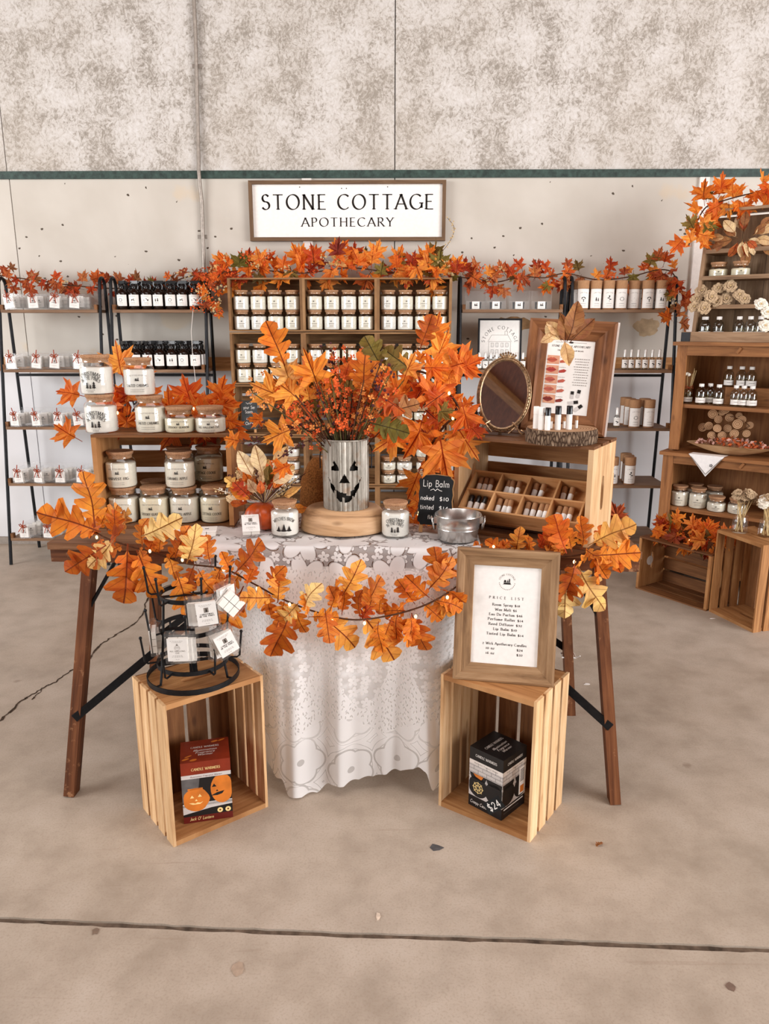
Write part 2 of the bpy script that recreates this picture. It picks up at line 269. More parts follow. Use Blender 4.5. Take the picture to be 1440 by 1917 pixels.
# lace: flowers and leaf sprigs knitted solid, the ground between left open
def lace(name):
    t = NT(name); uv = t.coords('UV'); sp0 = t.new('SeparateXYZ'); t.link(uv, sp0.inputs[0]); X, Y = sp0.outputs[0], sp0.outputs[1]
    def cell(sx, sy, rnd, ox=0.0):
        mp = t.new('Mapping'); mp.inputs['Scale'].default_value = (sx, sy, 1); mp.inputs['Location'].default_value = (ox, 0, 0); t.link(uv, mp.inputs[0])
        vo = t.new('TexVoronoi', voronoi_dimensions='2D'); vo.inputs['Scale'].default_value = 1; vo.inputs['Randomness'].default_value = rnd; t.link(mp.outputs[0], vo.inputs['Vector'])
        df = t.new('VectorMath', operation='SUBTRACT'); t.link(mp.outputs[0], df.inputs[0]); t.link(vo.outputs['Position'], df.inputs[1]); sp = t.new('SeparateXYZ'); t.link(df.outputs[0], sp.inputs[0]); sc = t.new('SeparateColor'); t.link(vo.outputs['Color'], sc.inputs[0])
        return sp.outputs[0], sp.outputs[1], vo.outputs['Distance'], sc.outputs[0]
    def flower(sc, rnd, size, pet, sharp):
        x, y, d, r = cell(sc, sc, rnd); th = t.math('ADD', t.math('ARCTAN2', y, x), t.math('MULTIPLY', r, 3.0))
        lim = t.math('MULTIPLY', t.math('ADD', t.math('MULTIPLY', t.math('ABSOLUTE', t.math('COSINE', t.math('MULTIPLY', th, pet / 2))), sharp), 1 - sharp), size)
        return t.math('SUBTRACT', lim, d), d
    gt, lt, mul, add, mx = (lambda a, b: t.math('GREATER_THAN', a, b)), (lambda a, b: t.math('LESS_THAN', a, b)), (lambda a, b: t.math('MULTIPLY', a, b)), (lambda a, b: t.math('ADD', a, b)), (lambda a, b: t.math('MAXIMUM', a, b))
    fl, fd = flower(25.0, .35, .52, 5.0, .5); ok = mul(gt(fl, 0.05), gt(fd, .07)); oline = lt(t.math('ABSOLUTE', t.math('SUBTRACT', fl, 0.02)), .035)
    # sprays of little flowers in upright lozenges, leaf-shaped eyelets between them
    zone = gt(add(t.math('COSINE', mul(X, 2 * PI / .25)), t.math('COSINE', mul(Y, 2 * PI / .46))), .35)
    ex, ey, ed, er = cell(86, 60, .9); ang = t.math('SUBTRACT', mul(er, 2.4), 1.2)
    rx = add(mul(ex, t.math('COSINE', ang)), mul(ey, t.math('SINE', ang))); ry = t.math('SUBTRACT', mul(ey, t.math('COSINE', ang)), mul(ex, t.math('SINE', ang)))
    eye = lt(add(mul(mul(rx, rx), 22.0), mul(mul(ry, ry), 5.0)), .55)
    ground = t.math('SUBTRACT', .90, mul(eye, .62)); spray = mx(mul(ok, .96), t.math('SUBTRACT', .40, mul(oline, .2)))
    body = t.mix(zone, ground, spray)
    # scrolled petals along the hem and on the table top
    bl, bd = flower(6.4, .25, .50, 5.0, .22); rings = mul(lt(t.math('FRACT', mul(bd, 9.0)), .11), lt(bl, 0.0))
    big = t.math('SUBTRACT', .93, mul(mx(rings, mx(lt(t.math('ABSOLUTE', bl), .02), lt(bd, .07))), .40))
    hem = gt(add(Y, mul(t.math('SINE', mul(X, 22.0)), .03)), 1.60)
    op = t.mix(hem, body, big)
    topf, td = flower(7.5, .5, .62, 6.0, .45); top_op = mx(mul(mul(gt(topf, 0.0), gt(lt(td, .09), -1)), .94), t.math('SUBTRACT', mx(mul(ok, .92), .38), mul(oline, .1)))
    top_op = t.math('SUBTRACT', top_op, mul(lt(t.math('ABSOLUTE', topf), .025), .4))
    op = t.mix(lt(Y, 1.085), op, top_op)
    d = t.new('BsdfDiffuse'); d.inputs[0].default_value = lin((248, 246, 244)); tl = t.new('BsdfTranslucent'); tl.inputs[0].default_value = lin((246, 242, 238))
    m1 = t.new('MixShader'); m1.inputs[0].default_value = 0.25; t.link(d.outputs[0], m1.inputs[1]); t.link(tl.outputs[0], m1.inputs[2])
    tr = t.new('BsdfTransparent'); m2 = t.new('MixShader'); t.link(op, m2.inputs[0]); t.link(tr.outputs[0], m2.inputs[1]); t.link(m1.outputs[0], m2.inputs[2]); t.link(m2.outputs[0], t.out.inputs[0]); return t.m
LACE = lace('white_lace')
LINEN = plain('white_cotton_lining', (244, 242, 240), 0.9, 0, 0.1, 0.02)

# ------------------------------------------------------------------ mesh helpers
class MB:
    def __init__(s): s.v = []; s.f = []; s.m = []; s.uv = []
    def face(s, idx, m=0, uv=None): s.f.append(tuple(idx)); s.m.append(m); s.uv.append(uv)
    def poly(s, pts, m=0, uv=None):
        b = len(s.v); s.v += [tuple(p) for p in pts]; s.face(range(b, b + len(pts)), m, uv)
    def box(s, lo, hi, m=0, mat=None):
        x0, y0, z0 = lo; x1, y1, z1 = hi; d = (x1 - x0, y1 - y0, z1 - z0); ax = max(range(3), key=lambda i: d[i]); o = [i for i in range(3) if i != ax]
        P = [(x, y, z) for z in (z0, z1) for y in (y0, y1) for x in (x0, x1)]; b = len(s.v)
        s.v += [tuple(mat @ Vector(p)) if mat else p for p in P]
        for q in ((0, 2, 3, 1), (4, 5, 7, 6), (0, 1, 5, 4), (2, 6, 7, 3), (0, 4, 6, 2), (1, 3, 7, 5)):
            s.face([b + i for i in q], m, [(P[i][ax], P[i][o[0]] + P[i][o[1]]) for i in q])
        return s
    def lathe(s, prof, n=20, m=0, cap0=True, cap1=True, c=(0, 0), sx=1, sy=1, mat=None):
        b = len(s.v); mt = mat or Matrix()
        for r, z in prof:
            for k in range(n):
                a = 2 * PI * k / n; s.v.append(tuple(mt @ Vector((c[0] + sx * r * math.cos(a), c[1] + sy * r * math.sin(a), z))))
        for i in range(len(prof) - 1):
            for k in range(n):
                k2 = (k + 1) % n; s.face((b + i * n + k, b + i * n + k2, b + (i + 1) * n + k2, b + (i + 1) * n + k), m)
        if cap0: s.face([b + k for k in range(n)][::-1], m)
        if cap1: e = b + (len(prof) - 1) * n; s.face([e + k for k in range(n)], m)
        return s
    def tube(s, pts, r, n=6, m=0, closed=False, rad2=None):
        pts = [Vector(p) for p in pts]; N = len(pts); b = len(s.v); ref = None
        for i, p in enumerate(pts):
            if closed: t = pts[(i + 1) % N] - pts[i - 1]
            else: t = pts[min(i + 1, N - 1)] - pts[max(i - 1, 0)]
            t.normalize()
            if ref is None: ref = Vector((0, 0, 1)) if abs(t.z) < 0.9 else Vector((1, 0, 0))
            u = (ref - t * ref.dot(t)); u.normalize(); w = t.cross(u); ref = u
            rr = r if rad2 is None else r + (rad2 - r) * i / max(1, N - 1)
            for k in range(n): a = 2 * PI * k / n; s.v.append(tuple(p + (u * math.cos(a) + w * math.sin(a)) * rr))
        for i in range(N if closed else N - 1):
            j = (i + 1) % N
            for k in range(n): k2 = (k + 1) % n; s.face((b + i * n + k, b + i * n + k2, b + j * n + k2, b + j * n + k), m)
        if not closed: s.face([b + k for k in range(n)][::-1], m); s.face([b + (N - 1) * n + k for k in range(n)], m)
        return s
    def bar(s, a, b_, w, h, m=0, up=(0, 0, 1)):
        a = Vector(a); b_ = Vector(b_); t = b_ - a; L = t.length; t.normalize(); u = Vector(up); side = t.cross(u).normalized(); u = side.cross(t)
        mt = Matrix((( t.x, side.x, u.x, a.x), (t.y, side.y, u.y, a.y), (t.z, side.z, u.z, a.z), (0, 0, 0, 1)))
        return s.box((0, -w / 2, -h / 2), (L, w / 2, h / 2), m, mt)
    def blob(s, c, r, m=0):
        b = len(s.v); x, y, z = c
        s.v += [(x + r, y, z), (x - r, y, z), (x, y + r, z), (x, y - r, z), (x, y, z + r), (x, y, z - r)]
        for q in ((0, 2, 4), (2, 1, 4), (1, 3, 4), (3, 0, 4), (2, 0, 5), (1, 2, 5), (3, 1, 5), (0, 3, 5)): s.face([b + i for i in q], m)
    def sphere(s, c, r, m=0, n=8, k=5, sz=1.0):
        prof = [(max(1e-4, r * math.sin(PI * i / k)), c[2] - r * sz * math.cos(PI * i / k)) for i in range(k + 1)]
        return s.lathe(prof, n, m, False, False, (c[0], c[1]))
    def grid(s, nu, nv, fn, m=0, uvf=None, keep=None):
        b = len(s.v)
        for j in range(nv + 1):
            for i in range(nu + 1): s.v.append(tuple(fn(i / nu, j / nv)))
        for j in range(nv):
            for i in range(nu):
                if keep and not keep((i + .5) / nu, (j + .5) / nv): continue
                q = ((i, j), (i + 1, j), (i + 1, j + 1), (i, j + 1))
                s.face([b + y * (nu + 1) + x for x, y in q], m, [uvf(x / nu, y / nv) for x, y in q] if uvf else None)
        return s
    def mesh(s, name, mats, smooth=None):
        me = bpy.data.meshes.new(name); me.from_pydata(s.v, [], s.f)
        for mt in (mats if isinstance(mats, (list, tuple)) else [mats]): me.materials.append(mt)
        me.polygons.foreach_set('material_index', s.m)
        if any(u is not None for u in s.uv):
            ul = me.uv_layers.new(name='uv'); k = 0
            for f, u in zip(s.f, s.uv):
                for i in range(len(f)): ul.data[k].uv = u[i] if u else (0, 0); k += 1
        if smooth is not None:
            me.shade_smooth()
            if smooth < 180: me.set_sharp_from_angle(angle=rad(smooth))
        me.update(); return me
def put(name, mesh, parent=None, loc=(0, 0, 0), rot=(0, 0, 0), scale=1, label=None, kind=None):
    o = bpy.data.objects.new(name, mesh); COL.objects.link(o); o.parent = parent; o.location = loc; o.rotation_euler = rot
    o.scale = (scale,) * 3 if isinstance(scale, (int, float)) else scale
    if label: o['label'] = label
    if kind: o['kind'] = kind
    return o
def tag(o, label, cat, group=None, kind=None):
    o['label'] = label; o['category'] = cat
    if group: o['group'] = group
    if kind: o['kind'] = kind
    return o
def thing(name, label, cat, loc=(0, 0, 0), rot=(0, 0, 0), group=None, scale=1):
    return tag(put(name, None, None, loc, rot, scale), label, cat, group)
_bx = {}
def boxmesh(sx, sy, sz, mat):
    k = (round(sx, 4), round(sy, 4), round(sz, 4), mat.name)
    if k not in _bx:
        b = min(0.002, min(sx, sy, sz) * 0.2); m = MB(); bm = m.box((-sx / 2, -sy / 2, -sz / 2), (sx / 2, sy / 2, sz / 2)); _bx[k] = m.mesh('board', mat)
    return _bx[k]
def board(name, parent, lo, hi, mat, rot=(0, 0, 0), label=None, kind=None):
    c = [(a + b) / 2 for a, b in zip(lo, hi)]; return put(name, boxmesh(hi[0] - lo[0], hi[1] - lo[1], hi[2] - lo[2], mat), parent, c, rot, 1, label, kind)
def quatrot(d, up=(0, 0, 1)):
    return Vector(d).to_track_quat('Y', 'Z').to_euler()

# ------------------------------------------------------------------ lettering drawn with strokes (serif print, or round chalk)
GL = {
'A': '80|0,0 40,100;40,100 80,0;16,35 64,35', 'B': '62|10,0 10,100;10,100 32,100;10,52 32,52;10,0 32,0;a32,76,22,24,90,-90;a32,26,27,26,90,-90',
'C': '84|a48,50,44,50,48,312', 'D': '82|10,0 10,100;10,100 36,100;10,0 36,0;a36,50,42,50,90,-90', 'E': '60|10,0 10,100;10,99 55,99;10,52 46,52;10,1 57,1',
'F': '56|10,0 10,100;10,99 54,99;10,52 46,52', 'G': '88|a48,50,44,50,48,335;86,42 86,10;70,42 96,42', 'H': '82|10,0 10,100;72,0 72,100;10,52 72,52', 'I': '24|12,0 12,100',
'J': '40|30,100 30,12;a14,14,16,22,0,-130', 'K': '72|10,0 10,100;66,100 10,45;26,60 70,0', 'L': '58|10,0 10,100;10,1 56,1', 'M': '98|8,0 14,100;14,100 48,8;48,8 82,100;82,100 90,0',
'N': '86|10,0 10,100;10,100 74,0;74,0 74,100', 'O': '96|a48,50,44,50,0,360', 'P': '62|10,0 10,100;10,99 32,99;10,48 32,48;a32,74,24,26,90,-90', 'Q': '96|a48,50,44,50,0,360;54,18 90,-16',
'R': '72|10,0 10,100;10,99 32,99;10,50 32,50;a32,75,24,25,90,-90;30,50 70,0', 'S': '60|a30,76,22,24,30,270;a30,26,26,26,90,-150', 'T': '74|37,0 37,100;3,99 71,99',
'U': '82|10,100 10,34;a41,34,31,34,180,360;72,34 72,100', 'V': '78|3,100 39,0;39,0 75,100', 'W': '112|2,100 30,0;30,0 56,90;56,90 82,0;82,0 110,100', 'X': '76|4,100 72,0;72,100 4,0',
'Y': '74|3,100 37,48;71,100 37,48;37,48 37,0', 'Z': '70|6,99 64,99;64,99 4,0;4,1 66,1',
'a': '56|a25,28,21,28,0,360;48,58 48,0', 'b': '56|8,100 8,0;a30,29,21,29,0,360', 'c': '50|a27,30,22,30,50,310', 'd': '58|a25,29,21,29,0,360;48,100 48,0', 'e': '52|a26,30,22,30,0,318;5,32 48,32',
'f': '36|16,0 16,80;a30,80,14,18,180,50;3,58 32,58', 'g': '56|a25,32,21,27,0,360;47,58 47,-14;a26,-14,21,18,0,-150', 'h': '56|8,100 8,0;a28,38,20,22,180,0;48,38 48,0', 'i': '20|10,58 10,0;10,78 10,86',
'j': '24|12,58 12,-14;a0,-14,12,16,0,-130;12,78 12,86', 'k': '50|8,100 8,0;44,58 8,25;20,36 48,0', 'l': '20|10,100 10,0', 'm': '78|8,58 8,0;a23,40,15,19,180,0;38,40 38,0;a53,40,15,19,180,0;68,40 68,0',
'n': '56|8,58 8,0;a28,38,20,21,180,0;48,38 48,0', 'o': '56|a28,30,23,30,0,360', 'p': '56|8,58 8,-32;a30,29,21,29,0,360', 'q': '56|a25,29,21,29,0,360;48,58 48,-32', 'r': '38|8,58 8,0;a26,38,18,20,180,60',
's': '42|a21,45,15,14,30,270;a21,16,17,15,90,-150', 't': '36|16,85 16,10;a27,12,11,12,180,310;3,58 30,58', 'u': '56|8,58 8,20;a28,20,20,20,180,360;48,58 48,0', 'v': '50|3,58 25,0;25,0 47,58', 'w': '72|3,58 19,0;19,0 36,54;36,54 53,0;53,0 69,58',
'x': '50|4,58 46,0;46,58 4,0', 'y': '50|3,58 26,0;48,58 18,-32', 'z': '48|5,58 43,58;43,58 4,0;4,1 44,1',
'0': '58|a28,36,24,36,0,360', '1': '36|18,72 18,0', '2': '54|a26,52,20,20,170,-40;42,40 5,1;5,1 50,1', '3': '52|a25,56,18,17,150,-90;a25,20,21,20,90,-150', '4': '58|40,0 40,74;40,74 4,22;4,22 54,22', '5': '52|14,72 44,72;14,72 12,42;a25,22,21,22,120,-150',
'6': '56|a28,24,22,24,0,360;42,92 18,60;18,60 7,30', '8': '54|a27,56,18,16,0,360;a27,20,22,20,0,360', '9': '56|a28,50,21,22,0,360;48,44 32,-10', '$': '58|a29,56,20,18,30,270;a29,19,22,19,90,-150;29,88 29,-12',
"'": '18|9,100 7,78', '.': '18|8,0 8,6', ',': '18|10,6 5,-14', '-': '36|6,32 30,32', '?': '46|a22,78,17,22,170,-60;24,56 22,28;22,0 22,6', ' ': '40|'}
def strokes(ch, seg=14):
    w, _, body = GL[ch].partition('|'); out = []
    for st in body.split(';'):
        if not st: continue
        if st[0] == 'a':
            cx, cy, rx, ry, a0, a1 = map(float, st[1:].split(',')); n = max(3, int(abs(a1 - a0) / 360 * seg + .5))
            out.append(([((cx + rx * math.cos(rad(a0 + (a1 - a0) * i / n))) / 100, (cy + ry * math.sin(rad(a0 + (a1 - a0) * i / n))) / 100) for i in range(n + 1)], False))
        else: out.append(([tuple(float(q) / 100 for q in p.split(',')) for p in st.split()], True))
    return float(w) / 100, out
def text2d(txt, size, thick=0.13, thin=0.05, serif=True, space=0.12, seg=14, align=0.5, slant=0.0, jitter=0.0):
    """quads [(x,y)*4] of a line of lettering, size = cap height"""
    q = []; x = 0.0; rr = random.Random(txt)
    for ch in txt:
        w, st = strokes(ch, seg); dy = rr.uniform(-jitter, jitter)
        for pts, straight in st:
            for (ax, ay), (bx, by) in zip(pts, pts[1:]):
                dx, dyy = bx - ax, by - ay; L = math.hypot(dx, dyy) or 1e-6
                ang = math.atan2(dyy, dx) - rad(18); wd = thin + (thick - thin) * abs(math.sin(ang)) ** 1.5 if serif else thick
                nx, ny = -dyy / L * wd / 2, dx / L * wd / 2; ex, ey = dx / L * thin * .3, dyy / L * thin * .3
                q.append([(x + ax + nx - ex, ay + ny - ey), (x + ax - nx - ex, ay - ny - ey), (x + bx - nx + ex, by - ny + ey), (x + bx + nx + ex, by + ny + ey)])
            if serif and straight and len(pts) == 2:
                for (ax, ay), (bx, by) in ((pts[0], pts[1]), (pts[1], pts[0])):
                    if abs(by - ay) > 0.25 and (abs(ay) < .02 or abs(ay - 1) < .02 or abs(ay - .58) < .02):
                        k = 0.13; o = thin / 2 if ay < 0.1 else -thin / 2
                        q.append([(x + ax - k, ay + o - thin / 2), (x + ax + k, ay + o - thin / 2), (x + ax + k, ay + o + thin / 2), (x + ax - k, ay + o + thin / 2)])
        if dy: 
            pass
        x += w + space
    tot = x - space
    return [[((px - tot * align + py * slant) * size, py * size) for px, py in quad] for quad in q], tot * size
class Flat:
    """flat print in the x-z plane facing -y; may be wrapped round a cylinder of radius r"""
    def __init__(s): s.q = []
    def text(s, txt, x, z, size, m=0, width=None, **k):
        q, tot = text2d(txt, size, **k); sc = (width / tot) if width else 1
        s.q += [([(x + px * sc, z + py) for px, py in quad], m) for quad in q]; return s
    def arc(s, txt, cx, cz, r, size, m=0, span=None, **k):
        q, tot = text2d(txt, size, **k); sc = span / tot if span else 1
        for quad in q:
            s.q.append(([(cx + (r + py) * math.sin(px * sc / r), cz + (r + py) * math.cos(px * sc / r)) for px, py in quad], m))
        return s
    def poly(s, pts, m=0): s.q.append((list(pts), m)); return s
    def rect(s, x0, z0, x1, z1, m=0): return s.poly([(x0, z0), (x1, z0), (x1, z1), (x0, z1)], m)
    def disc(s, cx, cz, rx, rz, m=0, n=12): return s.poly([(cx + rx * math.cos(2 * PI * i / n), cz + rz * math.sin(2 * PI * i / n)) for i in range(n)], m)
    def line(s, pts, w, m=0):
        for (ax, ay), (bx, by) in zip(pts, pts[1:]):
            L = math.hypot(bx - ax, by - ay) or 1e-6; nx, ny = -(by - ay) / L * w / 2, (bx - ax) / L * w / 2
            s.q.append(([(ax + nx, ay + ny), (ax - nx, ay - ny), (bx - nx, by - ny), (bx + nx, by + ny)], m))
        return s
    def ring(s, cx, cz, r, w, m=0, n=24): return s.line([(cx + r * math.cos(2 * PI * i / n), cz + r * math.sin(2 * PI * i / n)) for i in range(n + 1)], w, m)
    def mesh(s, name, mats, r=None, eps=0.0004, lift=0.00003):
        mb = MB(); e = eps; last = None
        for pts, m in s.q:
            if last is not None and m != last: e += lift  # each change of ink prints over what came before
            last = m; a = sum(pts[i][0] * pts[(i + 1) % len(pts)][1] - pts[(i + 1) % len(pts)][0] * pts[i][1] for i in range(len(pts)))
            if a < 0: pts = pts[::-1]
            if r: mb.poly([((r + e) * math.sin(x / r), -(r + e) * math.cos(x / r), z) for x, z in pts], m)
            else: mb.poly([(x, -e, z) for x, z in pts], m)
        return mb.mesh(name, mats)
def cottage(f, x, z, s, m=0):
    """small cottage emblem, s = width"""
    f.rect(x - .5 * s, z, x + .5 * s, z + .22 * s, m); f.poly([(x - .5 * s, z + .26 * s), (x - .1 * s, z + .26 * s), (x - .18 * s, z + .6 * s), (x - .42 * s, z + .6 * s)], m)
    f.poly([(x - .04 * s, z + .26 * s), (x + .22 * s, z + .26 * s), (x + .09 * s, z + .72 * s)], m); f.rect(x + .26 * s, z + .26 * s, x + .42 * s, z + .8 * s, m); f.rect(x - .62 * s, z - .05 * s, x + .62 * s, z, m); return f
def fir(f, x, z, h, m=0):
    for k in range(3): f.poly([(x - h * (.26 - .05 * k), z + h * (.12 + .27 * k)), (x + h * (.26 - .05 * k), z + h * (.12 + .27 * k)), (x, z + h * (.5 + .25 * k))], m)
    f.rect(x - .04 * h, z, x + .04 * h, z + .14 * h, m); return f
def dashes(f, x, z, w, t, m=0, n=6):
    for k in range(n): a = x - w / 2 + w * k / n; f.rect(a, z, a + w / n * (.55 + .3 * ((k * 37) % 5) / 5), z + t, m)
    return f

# ================================================================== THE SETTING
WY = 5.15
# floor: two poured slabs either side of a joint, on a dirt bed
JP = [onz(0, 1721, 0), onz(350, 1738, 0), onz(700, 1752, 0), onz(1060, 1764, 0), onz(1440, 1779, 0)]
dx = (JP[-1] - JP[0]).normalized()
JP = [JP[0] - dx * 6] + JP + [JP[-1] + dx * 6]
def joint(off):
    out = []
    for a, b in zip(JP, JP[1:]):
        n = 8 if (b - a).length > 2 else 14
        for i in range(n): p = a.lerp(b, i / n); out.append(Vector((p.x, p.y + off + R.uniform(-.0022, .0022), 0)))
    p = JP[-1]; out.append(Vector((p.x, p.y + off, 0))); return out
floor = put('floor', MB().box((-7, -8, -.12), (7, WY + .2, -.05)).mesh('floor_bed', DARKIN), kind='structure')
def slab(edge, yfar, name):
    m = MB(); n = len(edge)
    for (p, q) in zip(edge, edge[1:]):
        m.poly([(p.x, p.y, 0), (q.x, q.y, 0), (q.x, yfar, 0), (p.x, yfar, 0)] if yfar > p.y else [(p.x, yfar, 0), (q.x, yfar, 0), (q.x, q.y, 0), (p.x, p.y, 0)])
        m.poly([(p.x, p.y, -.05), (q.x, q.y, -.05), (q.x, q.y, 0), (p.x, p.y, 0)] if yfar > p.y else [(q.x, q.y, -.05), (p.x, p.y, -.05), (p.x, p.y, 0), (q.x, q.y, 0)])
    x0, x1 = edge[0].x, edge[-1].x; ya = sum(p.y for p in edge) / n
    m.box((x0, min(ya, yfar) + (.3 if yfar > ya else 0), -.05), (x1, max(ya, yfar) - (0 if yfar > ya else .3), -.002))
    return put('slab', m.mesh(name, CONC), floor)
slab(joint(.010), WY + .2, 'slab_back'); slab(joint(-.008), -8, 'slab_front')
jm = MB(); e1 = joint(-.010); e2 = joint(.012)
for i in range(len(e1) - 1): jm.poly([(e1[i].x, e1[i].y, -.006), (e1[i + 1].x, e1[i + 1].y, -.006), (e2[i + 1].x, e2[i + 1].y, -.006), (e2[i].x, e2[i].y, -.006)])
put('joint_filler', jm.mesh('joint_filler', DARKIN), floor)
def crack(px, w):
    m = MB(); pts = [onz(x, y, 0) for x, y in px]; fine = []
    for a, b in zip(pts, pts[1:]):
        for k in range(5): p = a.lerp(b, k / 5); fine.append(p + Vector((R.uniform(-.006, .006), R.uniform(-.006, .006), .0012)))
    fine.append(pts[-1] + Vector((0, 0, .0012)))
    for a, b in zip(fine, fine[1:]):
        d = (b - a).normalized(); nn = Vector((-d.y, d.x, 0)) * w * R.uniform(.4, 1.25); m.poly([a - nn, b - nn, b + nn, a + nn])
    put('crack', m.mesh('crack', CRACKM), floor)
crack([(-40, 1372), (0, 1350), (40, 1312), (66, 1297), (82, 1288), (104, 1277), (132, 1256)], .005)
crack([(82, 1288), (66, 1303), (60, 1310)], .003)
crack([(132, 1256), (156, 1246), (174, 1227), (188, 1206), (205, 1196), (228, 1182), (252, 1169), (268, 1148), (276, 1120), (290, 1104), (330, 1092)], .005)
# back wall: painted sheets below, mottled sheets above a green steel strip
wall = put('wall_back', MB().box((-7, WY + .03, 0), (7, WY + .15, 4.6)).mesh('wall_core', DARKIN), kind='structure')
def panel(x0, x1, z0, z1, mat): board('panel', wall, (x0 + .003, WY, z0), (x1 - .003, WY + .03, z1), mat)
ux = [-7, -4.95, -2.49, -.025, 2.44, 4.9, 7]
for a, b in zip(ux, ux[1:]): panel(a, b, 2.452, 4.6, MOTT)
lx = [-7, -4.95, -2.48, -1.265, -.025, 2.44, 4.9, 7]
for a, b in zip(lx, lx[1:]): panel(a, b, 1.30, 2.41, PANEL); panel(a, b, .05, 1.21, PANELW)
put('trim_1', MB().box((-7, WY - .012, 2.408), (7, WY + .03, 2.454)).mesh('green_strip', GREENP), kind='structure')
for i, (a, b) in enumerate(((-7, -1.9), (-1.9, 1.1), (1.1, 7))): board('ledger_board', wall, (a + .002, WY - .012, 1.21), (b - .002, WY + .03, 1.30), WOOD_CRATE)
for nm, px, z0, z1 in (('trim_2', 576, 1.5, 2.405), ('trim_3', 1312, 1.32, 2.405)):
    x = at(px, 400, WY).x; put(nm, MB().box((x - .03, WY - .02, z0), (x + .03, WY, z1)).mesh(nm, WHITEP), kind='structure')
put('baseboard_back', MB().box((-7, WY - .02, 0), (7, WY + .03, .05)).mesh('baseboard_back', plain('grey_baseboard', (150, 140, 130), .7)), kind='structure')
# the dark stains where something was once fixed to the wall
STAIN = plain('brown_wall_stain', (150, 118, 84), .8, 0, .1, .2, 12); STAIN2 = plain('tan_wall_stain', (190, 166, 134), .8, 0, .1, .12, 14)
def stain(cpx, cpy, w, h, mat, seed):
    rr = random.Random(seed); p = at(cpx, cpy, WY); m = MB()
    m.poly([(p.x + w * (1 + rr.uniform(-.22, .22)) * math.cos(a), WY - .0012, p.z + h * (1 + rr.uniform(-.25, .25)) * math.sin(a)) for a in [2 * PI * i / 22 for i in range(22)]]); put('stain', m.mesh('stain', mat), wall)
stain(962, 607, .125, .05, STAIN, 3); stain(1210, 611, .08, .055, STAIN2, 5)
# ceiling of dark boards and rafters (seen only in the table mirror)
ceil = put('ceiling', MB().box((-9, -16, 4.80), (9, WY + .2, 4.86)).mesh('ceiling', DARKIN), kind='structure')
for i in range(48): put('board', boxmesh(.39, 26, .03, WOOD_CEIL), ceil, (-10 + i * .4, -5.6, 4.78), (0, 0, rad(-13)))
for i in range(14): put('rafter', boxmesh(.15, 26, .10, WOOD_HUTCH), ceil, (-8 + i * 1.2, -5.6, 4.71), (0, 0, rad(16)))
# steel conduit down the wall
cp = [(at(365, 0, WY).x, WY - .022, 3.9)] + [(at(x, y, WY - .022).x, WY - .022 - d, at(x, y, WY - .022).z) for x, y, d in ((366, 60, 0), (369, 180, 0), (372, 300, 0), (373, 318, .012), (375, 345, .012), (378, 380, 0), (381, 470, 0), (384, 560, 0))]
co = thing('conduit', 'thin steel electrical conduit running down the wall past the green strip', 'conduit', cp[-1])
put('pipe', MB().tube([Vector(p) - Vector(cp[-1]) for p in cp], .012, 8).mesh('pipe', STEEL, 60), co)
for x, z in ((at(379, 440, WY).x, 2.06), (at(368, 100, WY).x, 3.05)):
    board('strap', co, (x - cp[-1][0] - .03, WY - cp[-1][1] - .004, z - cp[-1][2] - .012), (x - cp[-1][0] + .03, WY - cp[-1][1], z - cp[-1][2] + .012), STEEL)

# ================================================================== FRAMES AND SIGNS
_profs = {}
def frame_sides(parent, w, h, prof, mat, name='frame_side'):
    """four mitred mouldings round a w x h outside, base at z=0, front at -y; prof = [(inset, y)] across the moulding"""
    cor = lambda i: [(-w / 2 + i, i), (w / 2 - i, i), (w / 2 - i, h - i), (-w / 2 + i, h - i)]
    for k in range(4):
        m = MB(); b = 0; A = [cor(i)[k] for i, y in prof]; B = [cor(i)[(k + 1) % 4] for i, y in prof]; n = len(prof)
        m.v = [(p[0], y, p[1]) for p, (i, y) in zip(A, prof)] + [(p[0], y, p[1]) for p, (i, y) in zip(B, prof)]
        for j in range(n):
            j2 = (j + 1) % n; L = w if k % 2 == 0 else h
            m.face((j, j2, n + j2, n + j), 0, [(0, prof[j][0]), (0, prof[j2][0]), (L, prof[j2][0]), (L, prof[j][0])])
        m.face(range(n)[::-1]); m.face(range(n, 2 * n)); put(name, m.mesh(name, mat), parent)
sx, sz = at(651, 395, WY).x, 2.03
sg = thing('shop_sign', 'long white wooden sign with dark lettering in a thin brown frame on the wall', 'sign', (sx, WY - .045, sz), (0, 0, 0))
frame_sides(sg, 1.245, .36, [(0, .043), (0, 0), (.022, 0), (.022, .043)], WOOD_SIGN)
spanel = board('sign_panel', sg, (-.602, .018, .02), (.602, .042, .34), PAPER)
def letters(txt, z, size, width, sp_, parent):
    x = 0; row = []
    for ch in txt:
        w = strokes(ch)[0]
        if ch != ' ': row.append((ch, x + w / 2))
        x += w + sp_
    tot = x - sp_; sc = width / tot
    for ch, cx in row: put('letter', Flat().text(ch, 0, 0, size, width=strokes(ch)[0] * sc, thick=.15, thin=.055, seg=28).mesh('letter', INK), parent, ((cx - tot / 2) * sc, -.012, z - .18))
letters('STONE COTTAGE', .19, .088, 1.09, .22, spanel); letters('APOTHECARY', .088, .052, .585, .24, spanel)
for x in (-.30, -.035, -.005, .255): put('screw', Flat().disc(0, 0, .0035, .0035).mesh('screw', INK), spanel, (x, -.012, .142 - (.008 if abs(x) < .1 else 0)))
